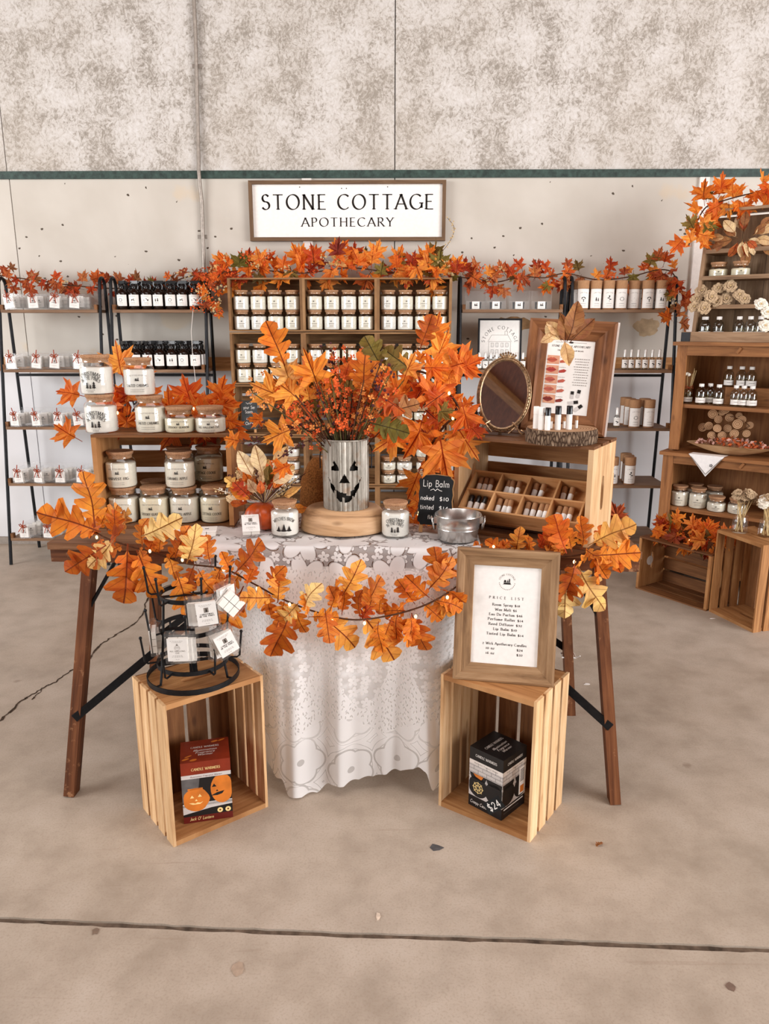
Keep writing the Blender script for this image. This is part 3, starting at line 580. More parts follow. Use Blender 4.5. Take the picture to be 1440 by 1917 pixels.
# ================================================================== CRATES
_holed = {}
def holed_end(W_, D_, t, mat, hw=.055, hh=.014):
    """solid crate end W_ (local z) x D_ (local y), thickness t along x, with an oval hand slot"""
    k = (W_, D_, t, mat.name)
    if k in _holed: return _holed[k]
    angs = sorted(set([2 * PI * i / 32 for i in range(32)] + [math.atan2(sy * D_ / 2, sz * W_ / 2) % (2 * PI) for sy in (-1, 1) for sz in (-1, 1)]))
    inn, out = [], []
    for a in angs:
        c, s_ = math.cos(a), math.sin(a); q = min(W_ / 2 / abs(c) if abs(c) > 1e-6 else 9, D_ / 2 / abs(s_) if abs(s_) > 1e-6 else 9); out.append((c * q, s_ * q))
        e = (abs(c) ** 4 / hw ** 4 + abs(s_) ** 4 / hh ** 4) ** -.25; inn.append((c * e, s_ * e))
    m = MB(); n = len(angs)
    for x in (0, t):
        for ring in (out, inn): m.v += [(x, q[1], q[0]) for q in ring]
    uvf = lambda idx: [(m.v[i][2], m.v[i][1]) for i in idx]
    for i in range(n):
        j = (i + 1) % n
        for idx in ((i, j, n + j, n + i), (2 * n + i, 3 * n + i, 3 * n + j, 2 * n + j), (i, 2 * n + i, 2 * n + j, j), (n + i, n + j, 3 * n + j, 3 * n + i)): m.face(idx, 0, uvf(idx))
    _holed[k] = m.mesh('crate_end', mat); return _holed[k]
CL, CWd, CD = .457, .3175, .24
def crate(name, label, loc, rot, mat, group=None, slat_mat=None, sides=3, backs=4, end_mat=None, gap=.012):
    """wooden crate lying open towards -y: x along its length, z across its width, y into it"""
    t = thing(name, label, 'crate', loc, rot, group); sm = slat_mat or mat; em = end_mat or mat; e = .016; s = .009
    for x in (0, CL - e): put('end_panel', holed_end(CWd - 2 * s, CD - s, e, em), t, (x, (CD - s) / 2, CWd / 2))
    w = (CD - gap * (sides - 1)) / sides
    for z in (0, CWd - s):
        for i in range(sides): board('slat', t, (0, i * (w + gap), z), (CL, i * (w + gap) + w, z + s), sm)
    w = (CWd - 2 * s - gap * (backs - 1)) / backs
    for i in range(backs): board('back_slat', t, (.001, CD - s, s + i * (w + gap)), (CL - .001, CD, s + i * (w + gap) + w), mat)
    return t
# ================================================================== JARS OF CANDLE WAX
JK = {'tall': (.051, .088, .122), 'small': (.053, .052, .088)}
_jm = {}
def jar_meshes(kind):
    if kind in _jm: return _jm[kind]
    r, b, tot = JK[kind]; g = MB().lathe([(r * .9, 0), (r * .98, .002), (r, .008), (r, b - .006), (r * .95, b + .003), (r * .83, b + .009), (r * .8, b + .013), (r * .8, b + .021), (r * .84, b + .023)], 24, 0, True, False).mesh('glass', GLASS, 50)
    w = lambda mt: MB().lathe([(r * .9, .003), (r - .0022, .009), (r - .0022, b - .007), (r - .006, b - .004)], 24).mesh('wax', mt, 50)
    c = MB().lathe([(r * .74, b + .010), (r * .78, b + .022), (r * .85, b + .025), (r * .88, tot - .003), (r * .86, tot)], 22).mesh('cork_lid', CORK, 40)
    _jm[kind] = (g, {m.name: w(m) for m in (WAXW, WAXC, WAXI)}, c); return _jm[kind]
_lab = {}
def jar_label(kind, txt):
    if (kind, txt) in _lab: return _lab[(kind, txt)]
    r, b, tot = JK[kind]; f = Flat(); zc = b * .5
    if txt == 'far':
        cottage(f, 0, b * .58, .009); dashes(f, 0, b * .42, .042, .0035, 1, 8); dashes(f, 0, b * .3, .03, .0018, 1, 5); dashes(f, 0, b * .22, .03, .0018, 1, 5)
    elif txt == 'pines':
        f.arc('CHRISTMAS', 0, b * .1, b * .58, .012, span=.062, thick=.17, thin=.08, seg=10).arc('IN THE PINES', 0, b * .1, b * .44, .0105, span=.06, thick=.17, thin=.08, seg=10)
        for x, h in ((-.011, .022), (0, .015), (.011, .024)): fir(f, x, b * .2, h)
        dashes(f, 0, b * .15, .03, .0012, 1); dashes(f, 0, b * .09, .02, .0022, 1, 4)
    elif txt == 'hats':
        f.arc('WITCHES BREW', 0, b * .05, b * .66, .0115, span=.078, thick=.16, thin=.07, seg=10)
        for x, h, k in ((-.019, .018, .008), (0, .026, .010), (.019, .018, .008)):
            z0 = b * .26; f.disc(x, z0, k * 1.15, .003); f.poly([(x - k * .7, z0 + .001), (x + k * .7, z0 + .001), (x + k * .35, z0 + h * .6), (x + k * .1, z0 + h), (x - k * .3, z0 + h * .55)])
        dashes(f, 0, b * .14, .026, .0012, 1); dashes(f, 0, b * .08, .018, .002, 1, 4)
    else:
        k = 1 if kind == 'tall' else .8
        f.arc('STONE COTTAGE APOTHECARY', 0, -.14, .14 + b * .74, .0042, 1, span=.066, thick=.14, thin=.08, seg=6)
        cottage(f, 0, b * .56, .0125 * k); f.text(txt, 0, b * .34, .0082 * k, width=min(.074, .0068 * len(txt)), thick=.2, thin=.1, space=.2, seg=10)
        dashes(f, 0, b * .22, .046, .0013, 1, 9); dashes(f, 0, b * .15, .046, .0013, 1, 9)
    _lab[(kind, txt)] = f.mesh('printed_label', [INK, INKG], r, .0006, 0); return _lab[(kind, txt)]
def jar(label, loc, kind='tall', txt='far', wax=WAXI, scale=1.0, turn=0, group=None):
    t = thing('candle_jar', label, 'candle', loc, (0, 0, rad(turn)), group, scale); g, w, c = jar_meshes(kind)
    put('glass', g, t); put('wax', w[wax.name], t); put('cork_lid', c, t); put('printed_label', jar_label(kind, txt), t); return t
# the wall of stacked crates, on a low plinth
SX0, SY, SZ = -1.043, 4.80, .178; PX, PZ = .4565, .3225
pl = thing('low_platform', 'low board platform under the stacked crates by the wall', 'platform', (SX0, SY - .0, 0))
for i in range(5): board('plank', pl, (0, i * .056, SZ - .022), (3 * PX, i * .056 + .05, SZ - .001), WOOD_DARK)
for x in (0.02, .65, 1.3): board('bearer', pl, (x, 0, 0), (x + .05, .27, SZ - .023), WOOD_DARK)
RN = ['bottom', 'fourth', 'third', 'second', 'top']; CN = ['conduit-side', 'middle', 'bookcase-side']; ON = ['first', 'second', 'third', 'fourth']
for r_ in range(5):
    for c_ in range(3):
        crate('wooden_crate', 'brown slatted crate in the %s row, %s column of the crate stack' % (RN[r_], CN[c_]), (SX0 + c_ * PX, SY, SZ + r_ * PZ), (0, 0, 0), WOOD_STACK, 'stacked display crates', None, 3, 4, None, .017)
JS = .97
def stackjar(c_, r_, layer, i, kind='tall', x=None, dy=0, sc=JS):
    if kind == 'tall' and sc == JS: sc = JS
    tot = JK[kind][2] * sc; z = SZ + r_ * PZ + .0095 + layer * (tot + .0006)
    xx = SX0 + c_ * PX + (x if x is not None else .0690 + i * .1062)
    where = ('%s from the conduit' % ON[i]) if x is None else 'in the stack of small jars' 
    jar('candle jar %s, %s layer, %s row %s crate' % (where, ['bottom', 'upper', 'top'][layer], RN[r_], CN[c_]), (xx + R.uniform(-.001, .001), SY + .06 + dy + R.uniform(-.004, .004), z), kind, 'far', R.choice([WAXW, WAXI, WAXW, WAXI]), sc, R.uniform(-8, 8), 'candle jars in the crate stack')
for r_ in (4, 3):
    for c_ in range(3):
        for layer in (0, 1):
            for i in range(4): stackjar(c_, r_, layer, i)
for i in range(4): stackjar(2, 2, 0, i, 'small')
for i in (1, 2, 3): stackjar(2, 2, 1, i, 'small')
stackjar(2, 2, 2, 1, 'small')
for L in (0, 1, 2): stackjar(0, 1, L, 3, 'small', .36)
stackjar(0, 1, 0, 0, 'small')
for L in (0, 1): stackjar(1, 1, L, 0, 'small', .075)
for L in (0, 1): stackjar(2, 1, L, 0, 'small'); stackjar(2, 1, L, 1, 'small')
for L in (0, 1, 2): stackjar(2, 1, L, 2, 'small', .30)
cbx = SX0 + .092; cz = SZ + 2 * PZ + .0108; c2 = thing('chalkboard', 'small grey handwritten chalkboard on a wooden stand inside the third row crate', 'chalkboard', (cbx, SY + .05, cz), (rad(-7), 0, rad(6)))
board('slate', c2, (-.05, -.003, .022), (.05, .003, .205), SLATEG)
for x in (-.035, .035): board('stand_leg', c2, (x - .007, -.006, 0), (x + .007, .006, .0215), WOOD_TRAY)
put('stand_prop', MB().bar((-.045, .005, .19), (-.06, .05, .018), .012, .006).mesh('stand_prop', WOOD_TRAY), c2)
f = Flat().line([(-.02, .192), (-.008, .182), (0, .19), (.008, .182), (.02, .192)], .002)
for t_, z_, w_ in (('your Ser', .152, .074), ('Scents,', .124, .052), ('make', .082, .040), ('Orde.', .050, .052)): f.text(t_, 0, z_, .019, width=w_, serif=False, thick=.12, seg=10)
put('chalk_writing', f.mesh('chalk', [CHALK]), c2, (0, -.003, 0))
# ================================================================== LEAVES
def _bend(x, y, k): return 0.22 * abs(x) * (1 if k != 1 else -1) - (0.32, 0.2, 0.45)[k] * (y - .35) ** 2 + (0.0, .25, -.22)[k] * x * y + .07 * math.sin(11 * x + 6 * y + 2 * k)
OAK = [(.012, 0), (.014, .12), (.04, .17), (.14, .17), (.19, .24), (.17, .28), (.065, .29), (.21, .36), (.30, .45), (.28, .51), (.20, .50), (.085, .49), (.24, .60), (.33, .70), (.29, .76), (.20, .73), (.09, .70), (.17, .82), (.18, .90), (.10, .96), (0, 1)]
MAP = [(0, .60), (7, .44), (13, .47), (20, .27), (33, .36), (42, .40), (48, .58), (57, .43), (66, .45), (80, .22), (98, .33), (110, .46), (122, .31), (148, .17), (168, .2)]
OVAL = [(.01, 0), (.015, .12), (.12, .22), (.22, .38), (.26, .54), (.2, .74), (.1, .9), (0, 1)]
_lf = {}
def leafmesh(shape, k, mat):
    key = (shape, k, mat.name)
    if key in _lf: return _lf[key]
    m = MB(); P = lambda x, y: (x, y, _bend(x, y, k))
    if shape == 'maple':
        ring = [(r * math.sin(rad(a)), .42 + r * math.cos(rad(a))) for a, r in MAP] + [(0, .24)] + [(-r * math.sin(rad(a)), .42 + r * math.cos(rad(a))) for a, r in MAP[:0:-1]]
        ring = ring[::-1]; n = len(ring)
        for i in range(n):
            a, b = ring[i], ring[(i + 1) % n]; m.poly([P(0, .42), P(*a), P(*b)], 0, [(0, .42), a, b])
        q = [(-.012, .25), (-.008, 0), (.008, 0), (.012, .25)]; m.poly([P(*p) for p in q], 0, q)
    else:
        O = OAK if shape == 'oak' else OVAL
        for sgn in (1, -1):
            for (xa, ya), (xb, yb) in zip(O, O[1:]):
                q = [(0, ya), (sgn * xa, ya), (sgn * xb, yb), (0, yb)] if xb else [(0, ya), (sgn * xa, ya), (0, yb)]
                if sgn < 0: q = q[::-1]
                m.poly([P(*p) for p in q], 0, q)
    _lf[key] = m.mesh('leaf', mat, 180); return _lf[key]
def leaf(parent, shape, pos, d, nrm, size, mat, name='leaf'):
    y = Vector(d).normalized(); z = Vector(nrm); z = (z - y * z.dot(y)).normalized(); x = y.cross(z)
    M_ = Matrix((x, y, z)).transposed().to_euler(); p = Vector(pos) - parent.location
    return put(name, leafmesh(shape, R.randrange(3), mat), parent, p, M_, size)
def spline(pts, n=8):
    P = [Vector(p) for p in pts]; P = [P[0] * 2 - P[1]] + P + [P[-1] * 2 - P[-2]]; out = []
    for i in range(1, len(P) - 2):
        for k in range(n):
            t = k / n; a, b, c, d = P[i - 1:i + 3]; out.append(.5 * ((2 * b) + (c - a) * t + (2 * a - 5 * b + 4 * c - d) * t * t + (3 * b - a - 3 * c + d) * t ** 3))
    out.append(P[-2]); return out
def pick(w): 
    t = R.uniform(0, sum(x for _, x in w))
    for v, x in w:
        t -= x
        if t <= 0: return v
    return w[-1][0]
def garland(name, label, cat, path, n, size, mats, shape='maple', spread=.05, bias=(0, 0, 0), face=(0, -1, .25), bulbs=0, group=None, stem=TWIG, wild=1.0, sprigs=0, sr=.004):
    sp = spline(path); t = thing(name, label, cat, sp[0], (0, 0, 0), group)
    put('stem', MB().tube([p - sp[0] for p in sp], sr, 5).mesh('stem', stem), t)
    for i in range(n):
        u = (i + R.uniform(0, 1)) / n * (len(sp) - 1); k = min(int(u), len(sp) - 2); p = sp[k].lerp(sp[k + 1], u - k); tg = (sp[k + 1] - sp[k]).normalized()
        fc = Vector(face).normalized(); side = tg.cross(fc).normalized() * R.choice((-1, 1)); ang = R.gauss(0, .6)
        d = side * math.cos(ang) + tg * math.sin(ang) + fc * R.uniform(-.3, .6) * wild + Vector(bias); nr = fc + Vector((R.gauss(0, .45), R.gauss(0, .45), R.gauss(0, .45))) * wild
        q_ = p + Vector((R.uniform(-1, 1), R.uniform(-.8, .8), R.uniform(-.8, .8))) * spread; sz_ = R.uniform(*size)
        if name == 'oak_garland' and .13 < q_.x < .52:  # leave room for the price list standing before it
            q_.y = max(q_.y, 2.215); sz_ *= .8; d.z = abs(d.z); nr.y = -1
        leaf(t, shape if isinstance(shape, str) else pick(shape), q_, d, nr, sz_, pick(mats))
    for i in range(sprigs):
        u = R.uniform(0, 1) * (len(sp) - 1); k = min(int(u), len(sp) - 2); p = sp[k]; d = Vector((R.uniform(-1, 1), R.uniform(-.8, -.1), R.uniform(-.3, .8))).normalized() * R.uniform(.06, .13); m = MB()
        m.tube([p - sp[0], p + d * .5 - sp[0] + Vector((0, 0, .01)), p + d - sp[0]], .0015, 4, 1)
        for j in range(9): q = p + d * R.uniform(.4, 1.05) + Vector((R.gauss(0, .012), R.gauss(0, .008), R.gauss(0, .012))) - sp[0]; m.blob(q, R.uniform(.004, .008))
        put('berry_sprig', m.mesh('berry_sprig', [R.choice((BLOOM, BLOOM, STRAW)), TWIG]), t)
    for i in range(bulbs):
        p = sp[int((i + .5) / bulbs * (len(sp) - 1))] + Vector((R.uniform(-.02, .02), -.02, R.uniform(-.015, .02)))
        put('light_bulb', BULBM, t, p - sp[0])
    return t
BULBM = MB().sphere((0, 0, 0), .0045, 0, 6, 4, 1.4).mesh('light_bulb', BULB, 180)
ORM = [(L_MAPLE, 6), (L_RED, 2), (L_GREEN, 1.2), (L_GOLD, .5)]
TOPZ = SZ + 5 * PZ
garland('maple_garland', 'orange maple leaf garland with straw lying along the top of the stacked crates', 'garland',
        [(-1.10, 4.90, TOPZ + .03), (-.9, 4.92, TOPZ + .05), (-.6, 4.93, TOPZ + .03), (-.3, 4.92, TOPZ + .06), (0, 4.93, TOPZ + .03), (.2, 4.91, TOPZ + .05), (.36, 4.9, TOPZ + .02)], 92, (.10, .17), ORM, 'maple', .055, (0, -.1, .45), sprigs=26)
RDM = [(L_WINE, 5), (L_RED, 4), (L_BROWN, 1.2), (L_GREEN, .3)]
def wp(px, py, Y): return at(px, py, Y)
garland('maple_garland', 'rust red maple garland along the top of the wax melt and spray bottle shelves', 'garland',
        [wp(-30, 512, 4.98), wp(30, 520, 4.98), wp(90, 528, 4.98), wp(150, 536, 4.98), wp(220, 540, 5.05), wp(300, 535, 5.05), wp(345, 520, 5.0), wp(385, 512, 4.96), wp(415, 512, 4.93)], 78, (.07, .115), RDM, 'maple', .045, sprigs=6)
garland('leaf_spray', 'orange maple and straw spray hanging beside the top conduit-side crate', 'leaf spray',
        [wp(425, 505, 4.86), wp(405, 522, 4.84), wp(392, 545, 4.83), wp(388, 570, 4.83), wp(400, 590, 4.83)], 12, (.06, .1), [(L_WINE, 2), (L_MAPLE, 3)], 'maple', .04, (0, 0, -.3), sprigs=26)
garland('maple_garland', 'red maple garland draped over the kraft tube shelf and its neighbour', 'garland',
        [wp(848, 518, 4.94), wp(890, 522, 4.96), wp(930, 528, 4.97), wp(975, 518, 4.96), wp(1020, 520, 4.96), wp(1060, 512, 4.96), wp(1120, 524, 4.97), wp(1180, 518, 4.96), wp(1235, 505, 4.95), wp(1262, 515, 4.92), wp(1268, 560, 4.9), wp(1262, 605, 4.9)], 88, (.075, .125), [(L_RED, 4), (L_WINE, 3), (L_MAPLE, 1.2), (L_GREEN, .8)], 'maple', .04, (0, 0, .12), sprigs=8)
gc = bpy.data.objects['maple_garland']; pts = [at(x, y, 4.88) for x, y in ((790, 500), (828, 470), (846, 445), (850, 425), (838, 408))]; m = MB(); m.tube([p - gc.location for p in spline(pts)], .0014, 4, 1)
for p in spline(pts)[10:]: m.blob(p - gc.location + Vector((R.gauss(0, .006), -.004, R.gauss(0, .006))), .005)
put('berry_sprig', m.mesh('berry_sprig', [STRAW, TWIG]), gc)
gs = bpy.data.objects['leaf_spray']; put('light_cord', MB().tube([at(x, y, 4.80) - gs.location for x, y in ((385, 545), (362, 575), (358, 620), (361, 670), (367, 720))], .0016, 5).mesh('light_cord', WHITEP), gs)
# ================================================================== LADDER SHELVES
SHZ = [.175, .525, .88, 1.235, 1.60]
def front_y(z): return 4.65 + .25 * z / 1.76
def ladder(label, x0, x1, name='ladder_shelf'):
    t = thing(name, label, 'shelf', (x0, 4.65, 0), (0, 0, 0), 'pipe ladder shelves against the wall')
    for x in (0, x1 - x0):
        pts = [(x, 0, 0), (x, .125, .88), (x, .25, 1.74)] + [(x, .25 + .045 * (1 - math.cos(a)), 1.745 + .05 * math.sin(a)) for a in [PI * k / 6 for k in range(1, 7)]] + [(x, .37, .9), (x, .40, 0)]
        put('side_frame', MB().tube(pts, .0105, 8).mesh('side_frame', IRON, 60), t)
    for z in SHZ:
        y = front_y(z) - 4.65; board('shelf_board', t, (.013, y - .015, z - .018), (x1 - x0 - .013, .365 if z > .9 else .385, z), WOOD_SHELF)
        for x in (.013, x1 - x0 - .031): put('end_lip', boxmesh(.018, .03, .03, WOOD_DARK), t, (x + .009, y + .0, z + .0155))
    for z in (1.19, .48): put('crossbar', MB().tube([(0.005, .36, z), (x1 - x0 - .005, .36, z)], .009, 6).mesh('crossbar', IRON), t)
    return t
LA = (-2.50, -1.865); LB = (-1.795, -1.2); LC = (.385, 1.03); LD = (1.075, 1.715)
ladder('black pipe ladder shelf holding the ribboned wax melt bins', *LA); ladder('black pipe ladder shelf holding dark spray bottles', *LB)
ladder('black pipe ladder shelf behind the framed cottage print', *LC); ladder('black pipe ladder shelf holding kraft tubes and room sprays', *LD)
# acrylic bins with wax melts, each with a ribboned pack hung on the front
def clam_meshes():
    s = MB().box((-.037, -.011, 0), (.037, .011, .098)).mesh('shell', CLAM)
    w = MB()
    for i in range(2):
        for j in range(3): w.box((-.029 + i * .030, -.004, .008 + j * .024), (-.029 + i * .030 + .028, .009, .008 + j * .024 + .022))
    w = w.mesh('wax', WAXW); p = MB().box((-.030, -.0108, .008), (.030, -.0085, .082)).mesh('card', PAPER)
    return s, w, p
CLS, CLW, CLP = clam_meshes()
def melt_print(kind):
    f = Flat(); dashes(f, 0, .074, .04, .0008, 1, 6); dashes(f, 0, .070, .03, .0008, 1, 6)
    if kind == 'pines': f.rect(-.0065, .05, .0065, .0655, 1); fir(f, 0, .0508, .0135); f.text('CHRISTMAS', 0, .0425, .0042, thick=.2, thin=.12, space=.35, seg=8).text('IN THE PINES', 0, .0365, .0042, thick=.2, thin=.12, space=.3, seg=8)
    elif kind == 'eve':
        f.ring(0, .052, .0075, .0006, 1).ring(-.003, .053, .0025, .0005, 1, 8).ring(.003, .053, .0025, .0005, 1, 8).poly([(-.003, .0595), (.003, .0595), (0, .067)], 1); f.text('ALL HALLOWS', 0, .0395, .004, 1, thick=.18, thin=.1, space=.35, seg=8).text('EVE', 0, .033, .004, 1, thick=.18, thin=.1, space=.35, seg=8)
    else: cottage(f, 0, .05, .011); dashes(f, 0, .04, .034, .003, 0, 6)
    dashes(f, 0, .026, .03, .0009, 1, 5); dashes(f, 0, .022, .034, .0009, 1, 5); dashes(f, 0, .014, .012, .0009, 1, 2)
    return f.mesh('print', [INK, INKG], None, .0003, 0)
MPR = {k: melt_print(k) for k in ('pines', 'eve', 'plain')}
def melt(label, loc, rot, kind='plain', group=None, scale=1, front=True):
    t = thing('wax_melt_pack', label, 'wax melt', loc, rot, group, scale); put('shell', CLS, t); put('wax', CLW, t)
    if front: put('print', MPR[kind], put('card', CLP, t), (0, -.0114, 0))
    return t
def bow(t, sc, z):
    m = MB()
    for s in (-1, 1):
        m.tube([(0, -.016, 0), (s * .016, -.02, .013), (s * .026, -.018, .006), (s * .014, -.018, -.005), (0, -.016, 0)], .0032, 5); m.tube([(0, -.016, 0), (s * .010, -.02, -.02), (s * (.016 + R.uniform(-.006, .006)), -.022, -.045)], .0028, 5)
    m.tube([(0, -.017, -.01), (0, -.016, .04)], .003, 5); put('ribbon', m.mesh('ribbon', RIBBON, 60), t, (0, 0, z), (0, R.uniform(-.3, .3), 0), sc)
BW, BH, BDp = .132, .088, .17
def bin_mesh():
    m = MB(); w, h, d, e = BW / 2, BH, BDp, .003
    m.box((-w, 0, 0), (w, d, e)); m.box((-w, 0, e), (w, e, h * .8)); m.box((-w, d - e, e), (w, d, h * 1.2)); m.box((-w, e, e), (-w + e, d - e, h)); m.box((w - e, e, e), (w, d - e, h)); return m.mesh('bin', ACRYL)
BIN = bin_mesh()
bin_rows = [(4, [-4, 45, 84, 122]), (3, [8, 58, 96, 138]), (2, [20, 58, 97, 145]), (1, [38, 80, 117, 155]), (0, [46, 86])]
SN = ['lowest', 'fourth', 'middle', 'second', 'top']; BN = ['first', 'second', 'third', 'fourth']
for si, pxs in bin_rows:
    z = SHZ[si]; y = front_y(z) - .005
    for bi, px in enumerate(pxs):
        x = -2.396 + bi * .1345 if si > 0 else -2.36 + bi * .15
        b = thing('acrylic_bin', 'clear acrylic bin of wax melts, %s from the outer post, %s shelf' % (BN[bi], SN[si]), 'bin', (x, y, z + .0005), (0, 0, 0), 'acrylic wax melt bins'); put('bin', BIN, b)
        for k in range(4):
            melt('%s wax melt pack filed inside the %s bin, %s wax melt shelf' % (['front', 'second', 'third', 'rearmost'][k], BN[bi], SN[si]), (x + R.uniform(-.015, .015), y + .03 + k * .033, z + .0070), (rad(R.uniform(-8, -1)), 0, 0), 'plain', 'packs inside %s bin, %s shelf' % (BN[bi], SN[si]), .92, k == 0)
        tx = x - .02 + R.uniform(-.012, .012); tg = melt('ribboned wax melt pack hung on the %s bin, %s wax melt shelf' % (BN[bi], SN[si]), (tx, y - .016, z + .002), (rad(-2), rad(R.uniform(-7, 7)), rad(R.uniform(-14, 14))), 'plain', 'ribboned wax melt packs', .96); bow(tg, 1.0, .085)
# spray bottles
def spray_meshes():
    b = MB().lathe([(.031, 0), (.034, .003), (.034, .098), (.03, .108), (.016, .122), (.0135, .126), (.0135, .134)], 16).mesh('bottle', AMBER, 50)
    t = MB().lathe([(.016, .130), (.016, .146), (.011, .150), (.010, .158)], 10).box((-.02, -.008, .156), (.034, .008, .174)).tube([(.032, 0, .165), (.042, 0, .165)], .006, 6).tube([(.022, 0, .158), (.030, 0, .142), (.026, 0, .122)], .0042, 5).tube([(-.02, 0, .165), (-.026, 0, .15), (-.016, 0, .136)], .006, 5).mesh('trigger', BLACKPL, 50)
    l = MB(); n = 10; rr = .0346
    for k in range(n):
        a0 = -1.15 + 2.3 * k / n; a1 = -1.15 + 2.3 * (k + 1) / n; l.poly([(rr * math.sin(a0), -rr * math.cos(a0), .022), (rr * math.sin(a1), -rr * math.cos(a1), .022), (rr * math.sin(a1), -rr * math.cos(a1), .09), (rr * math.sin(a0), -rr * math.cos(a0), .09)])
    l = l.mesh('label', PAPER, 180); out = []
    for k in range(4):
        f = Flat(); dashes(f, 0, .080, .034, .0016, 1, 5)
        if k == 0: f.ring(0, .058, .009, .002, 0, 12)
        elif k == 1: cottage(f, 0, .052, .018)
        elif k == 2: f.poly([(-.012, .05), (.012, .05), (.016, .06), (0, .068), (-.016, .06)]); 
        else: fir(f, -.007, .048, .02); fir(f, .007, .048, .022)
        dashes(f, 0, .040, .03, .002, 1, 5); dashes(f, 0, .032, .03, .0015, 1, 6); out.append(f.mesh('print', [INK, INKG], .0346, .0006, 0))
    return b, t, l, out
SPB, SPT, SPL, SPP = spray_meshes()
def spray(label, loc, turn, k, group):
    t = thing('spray_bottle', label, 'spray bottle', loc, (0, 0, rad(turn)), group); put('bottle', SPB, t); put('trigger', SPT, t, (0, 0, 0), (0, 0, rad(R.uniform(-70, 20)))); put('print', SPP[k % 4], put('label', SPL, t)); return t
for si, rows in ((4, 3), (3, 3), (2, 1)):
    for r_ in range(rows):
        for i in range(7):
            z = SHZ[si]; y = front_y(z) + .028 + r_ * .073; x = LB[0] + .068 + i * .0755
            spray('dark spray bottle, %s in the %s row of the %s spray bottle shelf' % (['first', 'second', 'third', 'fourth', 'fifth', 'sixth', 'seventh'][i], ['front', 'second', 'back'][r_], SN[si]), (x, y, z + .0005), R.uniform(-12, 12), i + si, 'spray bottles on the ladder shelf')
# kraft tubes
def tube_meshes():
    r = .034; b = MB().lathe([(r, 0), (r, .128)], 18).mesh('body', KRAFTD, 50); l = MB().lathe([(r + .0015, .125), (r + .0015, .172), (r - .001, .1735)], 18).mesh('lid', KRAFT, 50)
    p = MB(); n = 12; rr = r + .0006
    for k in range(n):
        a0 = -1.3 + 2.6 * k / n; a1 = -1.3 + 2.6 * (k + 1) / n; p.poly([(rr * math.sin(a0), -rr * math.cos(a0), .008), (rr * math.sin(a1), -rr * math.cos(a1), .008), (rr * math.sin(a1), -rr * math.cos(a1), .122), (rr * math.sin(a0), -rr * math.cos(a0), .122)])
    p = p.mesh('label', PAPER, 180); out = []
    for k in range(5):
        f = Flat(); f.arc('STONE COTTAGE', 0, .04, .058, .005, 1, span=.046, seg=6)
        if k == 0: f.line([(0, .045), (0, .075)], .0015).disc(-.006, .068, .006, .003).disc(.007, .06, .006, .003).disc(.0, .078, .004, .006)
        elif k == 1: f.disc(0, .066, .013, .009).rect(-.002, .045, .002, .062)
        elif k == 2: f.ring(0, .062, .011, .002, 0, 14).rect(-.013, .058, .013, .062)
        elif k == 3: fir(f, -.006, .048, .026); fir(f, .007, .048, .022)
        else: f.poly([(-.016, .055), (.016, .055), (0, .07)]).rect(-.018, .051, .018, .053)
        dashes(f, 0, .034, .03, .0022, 0, 5); dashes(f, 0, .024, .032, .0012, 1, 6); dashes(f, 0, .018, .032, .0012, 1, 6); out.append(f.mesh('print', [INK, INKG], rr, .0004, 0))
    return b, l, p, out
KTB, KTL, KTP, KTX = tube_meshes()
def ktube(label, loc, k, group, turn=0, sc=1):
    t = thing('kraft_tube', label, 'tube', loc, (0, 0, rad(turn)), group, sc); put('body', KTB, t); put('lid', KTL, t); put('print', KTX[k % 5], put('label', KTP, t))
O7 = ['first', 'second', 'third', 'fourth', 'fifth', 'sixth', 'seventh']
z = SHZ[4]; y0 = front_y(z)
for i, px in enumerate((1085, 1113, 1137, 1161, 1187, 1211, 1236)):
    x = max(1.144, at(px, 560, y0).x + .012)
    for r_ in range(2 if i in (0, 1, 2, 3, 5, 6) else 1):
        ktube('kraft tube with white label, %s of seven on the top tube shelf, %s row' % (O7[i], ['front', 'back'][r_]), (x - .014 * r_, y0 + .025 + r_ * .075 + (.03 if i == 4 else 0), z + .0005), i * 2 + 1, 'kraft tubes on top shelf', R.uniform(-6, 6))
def onladder(px, si, dy=.03): z = SHZ[si]; y = front_y(z) + dy; return (at(px, 700, y).x, y, z + .0005)
for nm, px, dy, si, k in (('front kraft tube with gem print on the third tube shelf', 1194, .03, 2, 2), ('front kraft tube with mountain print beside the outer post, third tube shelf', 1221, .03, 2, 4), ('kraft tube directly behind the gem print tube', 1184, .11, 2, 1), ('kraft tube directly behind the mountain print tube', 1212, .11, 2, 0), ('rear kraft tube behind the gem print pair', 1176, .19, 2, 3),
                          ('front kraft tube with sprig print on the fourth tube shelf', 1193, .03, 1, 0), ('second kraft tube in the file on the fourth tube shelf', 1189, .105, 1, 1), ('third kraft tube in the file on the fourth tube shelf', 1184, .18, 1, 2), ('kraft tube beside the pale crate side on the fourth tube shelf', 1160, .03, 1, 3),
                          ('lone kraft tube on the lowest shelf behind the tabletop corner', 1182, .03, 0, 1)):
    ktube(nm, onladder(px, si, dy), k, 'kraft tubes on lower shelves')
